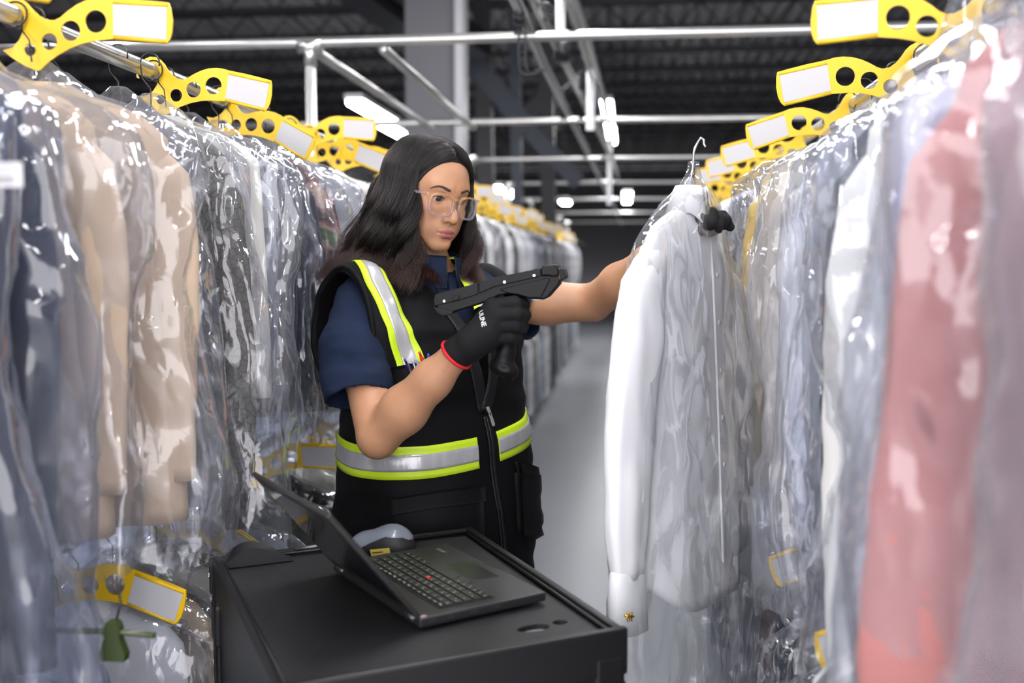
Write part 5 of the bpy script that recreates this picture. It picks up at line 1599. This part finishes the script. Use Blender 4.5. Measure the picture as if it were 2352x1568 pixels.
# tag holders on her side, upper rail (nearest first)
divider('LU', 1.22, -2, 'yellow tag holder cut by the top left corner of the frame')
divider('LU', 1.53, -6, 'large yellow tag holder with white card, first below the corner one', yaw=3)
divider('LU', 2.00, 3, 'yellow tag holder between the largest one and the drooping one')
divider('LU', 2.36, 19, 'yellow tag holder drooping down over the camouflage garment', yaw=-4)
divider('LU', 2.84, -6, 'yellow tag holder with a level card, in front of the clamped upright')
divider('LU', 3.02, 12, 'yellow tag holder half hidden behind the crown of her head')
divider('LU', 3.30, 8, 'blurred yellow tag holder just behind her hair', tie=False)
yy = 3.9; k = 0
while yy < 15:
    divider('LU', yy, [-4, 8, 2, 14, -6][k % 5], '%s blurred yellow tag holder from her glasses along the far rail' % nth('t1'), tie=False, group='far yellow tag holders on her side'); yy += .34 + .03 * k; k += 1
# lower rail on her side
divider('LL', 1.03, 6, 'yellow tag holder low in the bottom left corner', dz=-.02)
divider('LL', 1.55, 10, 'low yellow tag holder over the green clip hanger', yaw=2)
divider('LL', 2.42, -10, 'low yellow tag holder behind the raised laptop lid')
divider('LL', 1.98, 22, 'low yellow tag holder tilted down beside the cart, mostly hidden')
divider('LL', 3.0, -4, 'low yellow tag holder behind the waist of her vest')
for i, y in enumerate((5.0, 6.4, 7.9, 9.5)): divider('LL', y, 4, '%s blurred low yellow tag holder down the aisle past her hip' % nth('t2'), tie=False, group='far low tag holders')
# far side of the aisle
divider('RU', 1.56, -6, 'yellow tag holder at the top of the aisle side nearest the pink garment', yaw=0)
divider('RU', 1.93, 2, 'yellow tag holder under loose film, second on the side of the held shirt')
divider('RU', 2.45, 8, 'yellow tag holder peeking out left of the loose film')
for i, y in enumerate((3.05, 3.6, 4.1, 4.7, 5.3, 6.0, 6.8)): divider('RU', y, 4 - 3 * (i % 3), '%s blurred yellow tag holder in the row descending toward the gloved hand' % nth('t3'), tie=False, group='far tag holders behind the held shirt')
divider('RL', 1.96, 12, 'low yellow tag holder right of the gold cuff link', dz=-.02)
divider('RL', 1.46, 8, 'low yellow tag holder beside the quilted cream garment')
divider('RL', 2.5, 4, 'low yellow tag holder deep behind the held shirt')

# ============================================================ garments, near ones one by one
U = hung
# her side, upper rail
U('LU', 1.00, 'jacket', 'olive grey jacket in film at the left edge of the frame', L_=.85, body=C_OLIVE, film=M_FILMW, seed=1)
U('LU', 1.12, 'jacket', 'dark navy jacket in bluish film with a white barcode label', L_=.86, body=C_NAVY, film=M_FILMB, seed=2, cov=.22)
U('LU', 1.24, 'jacket', 'second dark navy jacket in bluish film, behind the labelled one', L_=.84, body=C_NAVY, film=M_FILMB, seed=3, dx=-.01)
U('LU', 1.40, 'coat', 'tan cotton coat hanging first behind the navy jackets', L_=.70, W=.215, body=C_TAN, film=M_FILM, seed=4, cov=.03, cflare=1.0, dx=-.01, r0=.062, r1=.05)
U('LU', 1.55, 'coat', 'tan cotton coat with its full sleeve nearest the aisle', L_=.72, W=.22, body=C_TAN, film=M_FILM, seed=5, dx=.02, r0=.062, r1=.045, cov=.04, cflare=1.0, yaw=5)
U('LU', 1.69, 'jacket', 'charcoal jacket between the tan coats and the patterned one', L_=.70, W=.20, body=C_GREY, film=M_FILM, seed=6, dx=-.02)
U('LU', 1.84, 'jacket', 'grey honeycomb patterned jacket with a gathered cuff', L_=.76, W=.21, body=C_PAT, film=M_FILMC, seed=7, cuff=True, sl=.735, r0=.062, r1=.050, cov=.10, dx=.01, yaw=3)
U('LU', 1.92, 'shirt', 'cream shirt with a straight edge behind the patterned jacket', L_=.56, W=.225, dep=.03, body=C_CREAM, film=M_FILM, seed=8, sl=0, dx=.035)
U('LU', 2.06, 'jacket', 'olive trimmed jacket with a pale panel under clear film', L_=.62, W=.205, body=C_OLIVE, slv=C_LGREY, film=M_FILMC, seed=9, cflare=1.0, cov=.04)
U('LU', 2.17, 'suit', 'navy striped suit with a paper label on its film', L_=.62, W=.21, body=C_PLAID, slv=C_NAVY, film=M_FILMC, seed=10, cflare=1.0, cov=.04)
U('LU', 2.29, 'suit', 'navy suit ending above the lower tag holders', L_=.63, W=.21, body=C_NAVY, film=M_FILMC, seed=11, cflare=1.0, dx=.02, cov=.04)
U('LU', 2.42, 'jacket', 'red and green camouflage jacket left of her shoulder', L_=.66, W=.215, body=C_CAMO, film=M_FILM, seed=12, cflare=1.0, dx=.01, r0=.07, cov=.04)
U('LU', 2.55, 'jacket', 'pale grey garment under milky film behind the camouflage jacket', L_=.68, body=C_LGREY, film=M_FILM, seed=13, dx=.03)
U('LU', 2.70, 'shirt', 'pale sand garment just left of her hair', L_=.66, body=C_SAND, film=M_FILM, seed=14)
# other side, upper rail
U('RU', .74, 'jacket', 'black and white garment in film at the right edge of the frame', L_=.95, body=C_LGREY, slv=C_WHITE, film=M_FILMW, seed=21)
U('RU', .83, 'sweater', 'pale grey knit in milky film behind the garment at the right edge', L_=.8, W=.18, body=C_LGREY, film=M_FILM, seed=22, dx=.05)
U('RU', .99, 'sweater', 'dusty pink pleated knit sweater with wide sleeves', L_=.70, W=.19, body=C_PINK, film=M_FILMW, seed=23, sl=.80, r0=.078, r1=.085, dx=-.035, ctop=.12, nk=.14, fold_n=13, fa=.2, cov=.18)
U('RU', 1.10, 'shirt', 'pale mauve blouse between the pink sweater and lilac shirt', L_=.78, W=.19, body=C_MAUVE, film=M_FILMW, seed=24, dx=-.01, ctop=.12, nk=.14)
U('RU', 1.18, 'shirt', 'lilac blue shirt beside the pink sweater', L_=.80, W=.20, body=C_LILAC, film=M_FILMW, seed=25, ctop=.12, nk=.14)
U('RU', 1.40, 'jacket', 'white quilted jacket with a folded hem, right of centre', L_=.86, W=.205, body=C_QUILT, film=M_FILM, seed=26, ctop=.10, nk=.12, sl=.78, r0=.066, r1=.05, dx=-.01)
U('RU', 1.56, 'suit', 'navy suit in crisp film behind the quilted jacket', L_=.76, W=.20, body=C_NAVY, film=M_FILMC, seed=27)
U('RU', 1.72, 'shirt', 'pale grey shirt in crisp film with a folded top', L_=.72, W=.20, body=C_LGREY, film=M_FILMW, seed=28)
U('RU', 1.90, 'shirt', 'white shirt in heavily creased film', L_=.80, W=.21, body=C_WHITE, film=M_FILMW, seed=29)
U('RU', 2.06, 'shirt', 'sand coloured shirt in creased film', L_=.80, W=.21, body=C_SAND, film=M_FILMW, seed=30, dx=-.01)
U('RU', 2.24, 'shirt', 'yellow shirt edge seen just right of the held shirt', L_=.76, W=.215, body=C_YEL, film=M_FILM, seed=31, dx=-.03)
U('RU', 2.40, 'jacket', 'grey jacket in crisp film behind the yellow shirt', L_=.74, body=C_GREY, film=M_FILMC, seed=32, dx=-.03)
U('RU', 2.58, 'shirt', 'pale grey shirt in clear film behind the gloved fingers', L_=.74, body=C_LGREY, film=M_FILMW, seed=33)
# lower rails: folded trousers and bags
rl = random.Random(5)
LOWL = [('trousers', 'dark trousers hanging from a green clip hanger', C_BLACK, M_FILM), ('trousers', 'white trousers in crumpled film left of the cart', C_WHITE, M_FILMC),
        ('trousers', 'sand trousers in crumpled film behind the white ones', C_SAND, M_FILMC), ('dress', 'pale dress in shiny film beside the cart corner', C_CREAM, M_FILMC),
        ('dress', 'brown honeycomb patterned dress in shiny film behind the laptop lid', C_BPAT, M_FILMC), ('trousers', 'grey trousers in shiny film behind the laptop lid', C_LGREY, M_FILMC),
        ('trousers', 'dark green trousers in film beside her hip', C_OLIVE, M_FILM), ('trousers', 'black trousers in film behind her hip', C_BLACK, M_FILM)]
for (kd, lb, c_, fm), y in zip(LOWL, (1.31, 1.66, 1.78, 1.90, 2.08, 2.24, 2.50, 2.66)):
    hung('LL', y, kd, lb, L_=.62, W=.20, dep=.045, body=c_, film=fm, seed=40 + int(y * 10), sl=0, dx=.0 + (.03 if c_ in (C_BPAT, C_CREAM) else .05 if y < 1.4 else 0), cov=.10)
hung('LL', 1.12, 'trousers', 'grey trousers in film at the lower left edge', L_=.62, W=.20, body=C_GREY, film=M_FILM, seed=39, sl=0)
LOWR = [('trousers', 'black trousers in dark crumpled film below the pink sweater', C_BLACK), ('trousers', 'charcoal trousers in crumpled film below the quilted jacket', C_GREY), ('dress', 'maroon and black dress in crumpled film below the low tag holder', cloth('dark maroon cloth', (.05, .012, .02))),
        ('trousers', 'black trousers in crumpled film below the cuff link', C_BLACK), ('trousers', 'navy trousers in crumpled film behind the held shirt tail', C_NAVY), ('trousers', 'brown trousers in crumpled film behind the held shirt', C_BROWN), ('trousers', 'grey trousers in film deep behind the held shirt', C_GREY)]
for (kd, lb, c_), y in zip(LOWR, (1.10, 1.38, 1.60, 1.80, 2.0, 2.2, 2.45)):
    hung('RL', y, kd, lb, L_=.64, W=.20, dep=.055, body=c_, film=M_FILMC, seed=60 + int(y * 10), sl=0, dx=-.03, cov=.12, cflare=1.25)

# ============================================================ the long blurred rows down the aisle
rr = random.Random(9)
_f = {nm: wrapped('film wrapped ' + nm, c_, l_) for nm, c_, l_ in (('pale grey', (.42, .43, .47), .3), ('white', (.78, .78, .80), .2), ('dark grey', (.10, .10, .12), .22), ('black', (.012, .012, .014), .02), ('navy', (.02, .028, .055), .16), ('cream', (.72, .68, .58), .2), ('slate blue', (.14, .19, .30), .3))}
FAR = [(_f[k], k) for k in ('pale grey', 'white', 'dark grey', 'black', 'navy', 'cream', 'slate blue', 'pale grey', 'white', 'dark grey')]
def farrow(rail, y0, y1, where, L_, sl, step=.16):
    y = y0; k = 0
    while y < y1:
        c_, nm = FAR[rr.randrange(len(FAR))]
        if rail == 'LU' and abs(y - 5.05) < .1: c_, nm = _f['black'], 'black'
        sd = 80 + k % 4
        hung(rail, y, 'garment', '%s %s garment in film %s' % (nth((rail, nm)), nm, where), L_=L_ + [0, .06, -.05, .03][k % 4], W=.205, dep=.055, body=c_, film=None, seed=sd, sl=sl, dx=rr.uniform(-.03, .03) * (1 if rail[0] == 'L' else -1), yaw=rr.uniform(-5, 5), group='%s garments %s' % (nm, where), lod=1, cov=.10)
        y += step * rr.uniform(.8, 1.3) * (1 + max(0, y - 5) * .06); k += 1
farrow('LU', 2.86, 16, 'from her face, along the far upper rail', .68, None)
farrow('LL', 2.84, 16, 'from her hip, along the far lower rail', .66, 0)
farrow('RU', 2.76, 7.5, 'behind the held shirt, along the upper rail', .72, None, .2)
farrow('RL', 2.7, 7.5, 'behind the held shirt, along the lower rail', .66, 0, .2)

# ============================================================ the bagged white dress shirt in her left hand
HSX = Vector((.47, .883, 0)).normalized()
HO = Vector((.125, 1.955, 1.535))
held = empty('dress_shirt', HO, math.atan2(HSX.y, HSX.x), 'white dress shirt with gold cuff links in clear film, held by the gloved hand', 'shirt')
C_CRISP = mat('crisp white shirting', (.90, .90, .92), .75, bump=.10, bscale=1400, sheen=.1)
zs = np.concatenate([-np.linspace(0, .14, 12), -np.linspace(.16, .72, 34)])
aa = np.interp(-zs, [0, .012, .045, .085, .13, .3, .72], [.042, .048, .150, .195, .205, .190, .178]); bb = np.interp(-zs, [0, .04, .15, .4, .72], [.022, .026, .036, .050, .066])
n = 96
G = ringloft(zs, aa, bb, n, 77, 5, .11, None, None, .006, 2.2)
th_ = np.linspace(0, 2 * PI, n, endpoint=False)
def sag(G):
    # the far shoulder hangs lower than the near one
    x = G[..., 0]; w = np.clip((x - .025) / .08, 0, 1); w = w * w * (3 - 2 * w)
    G[..., 2] -= .066 * w * np.clip(1 - (-G[..., 2] - .12) / .5, 0, 1) * np.clip((-G[..., 2] + .0) / .02 + .2, 0, 1)
    return G
G = sag(G)
for i in range(len(zs)):
    w = max(0, (-zs[i] - .55) / .17)
    G[i, :, 2] -= w * .055 * (1 - np.abs(np.cos(th_)) ** 3)        # rounded shirt tails, cut up at the side seams
V_, F_ = G.reshape(-1, 3), gridfaces(len(zs), n, True, False)
bd = mesh_np('shirt_body', V_, F_, C_CRISP, held); md = bd.modifiers.new('t', 'SOLIDIFY'); md.thickness = .0015
# button placket down the front (the side turned to the camera), buttons on it
pl = MB(); yf = lambda z: float(np.interp(-z, -zs, bb)) * 1.04 + .002
fr = -1
for i in range(14):
    z = -.05 - i * .046
    bt = MB(); bt.lathe([(1e-5, .0016), (.0045, .0016), (.0052, .0005), (.0052, -.001)], (0, 0, 0), 14, 0, Matrix(((1, 0, 0), (0, 0, fr), (0, 1, 0))))
    if i % 2 == 0:
        bt.v = [(v[0] + .03, v[1] + fr * (yf(z) + .001), v[2] + z) for v in bt.v]; bt.build('button', mat('pearl button', (.75, .74, .72), .25), held)
pz = np.linspace(-.03, -.70, 24)
Vp = []; 
for z in pz:
    for dx_, o_ in ((.013, 0), (.047, 0)): Vp.append((dx_, fr * (yf(z) + .0005), z))
k_ = len(pz); Vp2 = Vp + [(a, b + fr * -.004, c) for a, b, c in Vp]
Fp = [(2 * i, 2 * i + 1, 2 * i + 3, 2 * i + 2) for i in range(k_ - 1)] + [(2 * k_ + 2 * i, 2 * k_ + 2 * i + 2, 2 * k_ + 2 * i + 3, 2 * k_ + 2 * i + 1) for i in range(k_ - 1)]
Fp += [(2 * i + s_, 2 * i + 2 + s_, 2 * k_ + 2 * i + 2 + s_, 2 * k_ + 2 * i + s_) for i in range(k_ - 1) for s_ in (0, 1)]
mesh_np('placket', np.array(Vp2), Fp, C_CRISP, held, False)
# collar stand and fall
cg = []
for (r_, h_, f_) in ((1.05, -.020, 0), (.98, .022, 0), (.95, .026, 0), (1.10, .012, 0), (1.45, -.026, 1)):
    ring = []
    for a in np.linspace(math.radians(-78), math.radians(258), 40):
        x, y = .046 * r_ * math.cos(a) - .01, .028 * r_ * math.sin(a)
        pt = max(0, 1 - min(abs(math.degrees(a) + 78), abs(math.degrees(a) - 258)) / 40.)
        ring.append((x, y, h_ - (pt * .026 if f_ else 0)))
    cg.append(ring)
Vc = np.array(cg).reshape(-1, 3); m_ = 40
o = mesh_np('collar', Vc, [(i * m_ + k, i * m_ + k + 1, (i + 1) * m_ + k + 1, (i + 1) * m_ + k) for i in range(4) for k in range(m_ - 1)], C_CRISP, held)
md = o.modifiers.new('t', 'SOLIDIFY'); md.thickness = .002
# sleeves with double cuffs
for sgn, top, SL in ((-1, -.075, .595), (1, -.125, .51)):
    ts = np.linspace(0, 1, 34); z_ = top - ts * SL
    cx = sgn * (.185 - .045 * np.clip(1 - ts / .12, 0, 1) ** 1.3 + (.070 if sgn < 0 else .050) * np.sin(ts * 1.9)); rr_ = np.interp(ts, [0, .02, .05, .12, .3, .85, 1], [.010, .034, .048, .062, .072, .058, .044])
    G = ringloft(z_, rr_, rr_ * .50, 44, 90 + sgn, 3, .16, cx, np.zeros(34), .010, 2.1)
    mesh_np('sleeve', G.reshape(-1, 3), gridfaces(34, 44, True, True), C_CRISP, held)
    zc_ = top - SL; cc = cx[-1]
    rs_ = [(zc_ + .010, .048), (zc_ + .006, .052), (zc_ - .05, .056), (zc_ - .100, .060), (zc_ - .100, .056), (zc_ - .02, .052)]
    Vc = []
    for (zz, r_) in rs_:
        for k in range(36):
            a = 2 * PI * k / 36
            x = math.copysign(abs(math.cos(a)) ** .8, math.cos(a)) * r_; y = math.copysign(abs(math.sin(a)) ** .9, math.sin(a)) * r_ * .42
            Vc.append((cc + x, y, zz + .010 * math.cos(a) * sgn))
    cf = mesh_np('cuff', np.array(Vc), [(i * 36 + k, i * 36 + (k + 1) % 36, (i + 1) * 36 + (k + 1) % 36, (i + 1) * 36 + k) for i in range(5) for k in range(36)], C_CRISP, held)
    mb = MB(); gx = cc - .034; gz_ = zc_ - .058; gy_ = -.0205
    gn = Vector((-.55, -.83, 0)).normalized(); gt = Vector((.83, -.55, 0))
    def gp(a, b, c): return Vector((gx, gy_, gz_)) + gt * a + gn * b + Vector((0, 0, c))
    mb.tube([gp(0, -.002, 0), gp(0, .0025, 0), gp(0, .004, 0)], [.0068, .0065, .0035], 14)
    for q in range(6): 
        a = q * PI / 3; mb.tube([gp(0, .0025, 0), gp(.0088 * math.cos(a), .0022, .0088 * math.sin(a))], .0018, 6)
    mb.tube([gp(-.011, .004, .005), gp(.004, .0045, 0)], .0024, 6)
    mb.build('cuff_link', mat('polished gold', (.80, .50, .12), .22, metal=1), cf)['label'] = 'gold cuff link'
# clear hanger neck and steel hook
def hl(q): return held.matrix_world
def toheld(p):
    d = Vector(p) - HO; a = -math.atan2(HSX.y, HSX.x)
    return Vector((d.x * math.cos(a) - d.y * math.sin(a), d.x * math.sin(a) + d.y * math.cos(a), d.z))
hk = [toheld(P(a, b, 1.955)) for a, b in ((1582, 425), (1589, 400), (1592, 372), (1593, 352), (1598, 336), (1605, 322), (1611, 317), (1616, 322), (1617, 332), (1621, 337))]
mb = MB(); mb.tube(smoothpath(hk, 5), .0024, 10); mb.build('hanger_hook', mat('chromed steel', (.75, .75, .76), .15, metal=1), held)
mb = MB(); kn = toheld(P(1583, 428, 1.955))
mb.lathe([(1e-5, .018), (.008, .016), (.011, .006), (.010, -.006), (.014, -.016), (.012, -.03)], kn, 18)
mb.tube([kn + Vector((0, 0, -.02)), (-.09, 0, -.045), (-.19, 0, -.085)], [.008, .008, .010], 10); mb.tube([kn + Vector((0, 0, -.02)), (.09, 0, -.045), (.19, 0, -.085)], [.008, .008, .010], 10)
mb.build('hanger_frame', mat('clear plastic hanger', (.8, .8, .82), .1, spec=.8, alpha=.35), held)
# its clear cover
zs2 = np.concatenate([np.linspace(.075, .02, 6), -np.linspace(.0, .16, 16), -np.linspace(.18, 1.05, 66)])
aa2 = np.interp(-zs2, [-.075, -.045, -.01, .03, .07, .12, .25, .7, 1.05], [.012, .020, .075, .155, .212, .235, .262, .268, .275]); bb2 = np.interp(-zs2, [-.075, -.045, 0, .05, .15, .5, 1.05], [.010, .016, .032, .040, .056, .085, .09])
G = ringloft(zs2, aa2, bb2, 110, 101, 6, .13, None, None, .016, 2.2); G = sag(G)
M_FILMH = film_mat('clear cover of the held shirt', haze=.07, scale=.8, tint=(.965, .967, .975), gl=.9)
mesh_np('plastic_cover', G.reshape(-1, 3), gridfaces(len(zs2), 110, True, False), M_FILMH, held)

# ============================================================ labels and small things on the racks
def paper(px, py, y, w, h_, name, label, lines=True, barcode=False, dy=-.004):
    c = P(px, py, y); e = empty(name, c, 0, label, 'label')
    mb = MB(); mb.box((0, dy, 0), (w, .0006, h_)); mb.build('paper', M_CARD, e)
    ink = mat('grey ink', (.18, .18, .19), .6)
    if barcode:
        mb = MB(); r_ = random.Random(2); x = -w * .42
        while x < w * .30:
            b_ = r_.choice((.0008, .0012, .0020)); mb.box((x, dy - .0006, -h_ * .20), (b_, .0003, h_ * .30)); x += b_ + r_.choice((.0010, .0016))
        mb.build('barcode', ink, e)
    if lines:
        mb = MB()
        for i in range(4): mb.box((-w * .05, dy - .0006, h_ * (.36 - i * .09)), (w * (.7 - .1 * (i % 2)), .0003, .0012))
        mb.build('print', mat('pale ink', (.45, .45, .46), .6), e)
    return e
paper(14, 402, .93, .040, .024, 'barcode_label', 'white barcode label on film at the left edge of the frame', True, True)
paper(608, 502, 1.985, .060, .038, 'paper_label', 'white paper label on the film of the striped suit', False, False)
# green clip hanger at the lower left
c = P(262, 1470, 1.275)
clip = empty('clip_hanger', c, 0, 'olive green clip hanger holding dark trousers at the lower left', 'hanger')
M_GRN = mat('olive green plastic', (.045, .065, .018), .4, coat=.2)
mb = MB(); mb.prism([(-.017, -.028), (.017, -.028), (.019, -.018), (.011, .004), (.011, .020), (.007, .028), (-.007, .028), (-.011, .020), (-.011, .004), (-.019, -.018)], -.007, .007, Mxz); mb.build('clip', M_GRN, clip)
mb = MB(); mb.tube([(-.11, 0, .010), (.0, 0, .012), (.06, 0, .010)], .0045, 8); mb.build('bar', M_GRN, clip)
mb = MB(); mb.tube([(0, .004, .02), (.006, .01, .05), (-.004, .02, .085)], .002, 6); mb.build('hook', M_WIRE, clip)
# white plastic strips at the lower right
for i, q in enumerate((((1868, 1568), (1905, 1530), (1968, 1496)), ((1890, 1585), (1930, 1552), (1985, 1530)))):
    pts = [Vector(P(a, b, 1.30)) for a, b in q]; o_ = pts[0].copy(); mb = MB()
    sp = smoothpath(pts, 6); V_ = []
    for p in sp: V_ += [Vector(p) - o_ + Vector((0, 0, .0035)), Vector(p) - o_ - Vector((0, 0, .0035)), Vector(p) - o_ + Vector((0, .0015, -.0035)), Vector(p) - o_ + Vector((0, .0015, .0035))]
    k = len(sp); mb.add(V_, [(4 * i_ + a, 4 * i_ + (a + 1) % 4, 4 * i_ + 4 + (a + 1) % 4, 4 * i_ + 4 + a) for i_ in range(k - 1) for a in range(4)] + [(0, 1, 2, 3), (4 * k - 1, 4 * k - 2, 4 * k - 3, 4 * k - 4)])
    ob = mb.build('plastic_strap', mat('white strap', (.75, .75, .76), .4)); ob.location = o_
    tag(ob, ('upper' if i == 0 else 'lower') + ' of two white plastic straps over dark film at the lower right', 'strap')
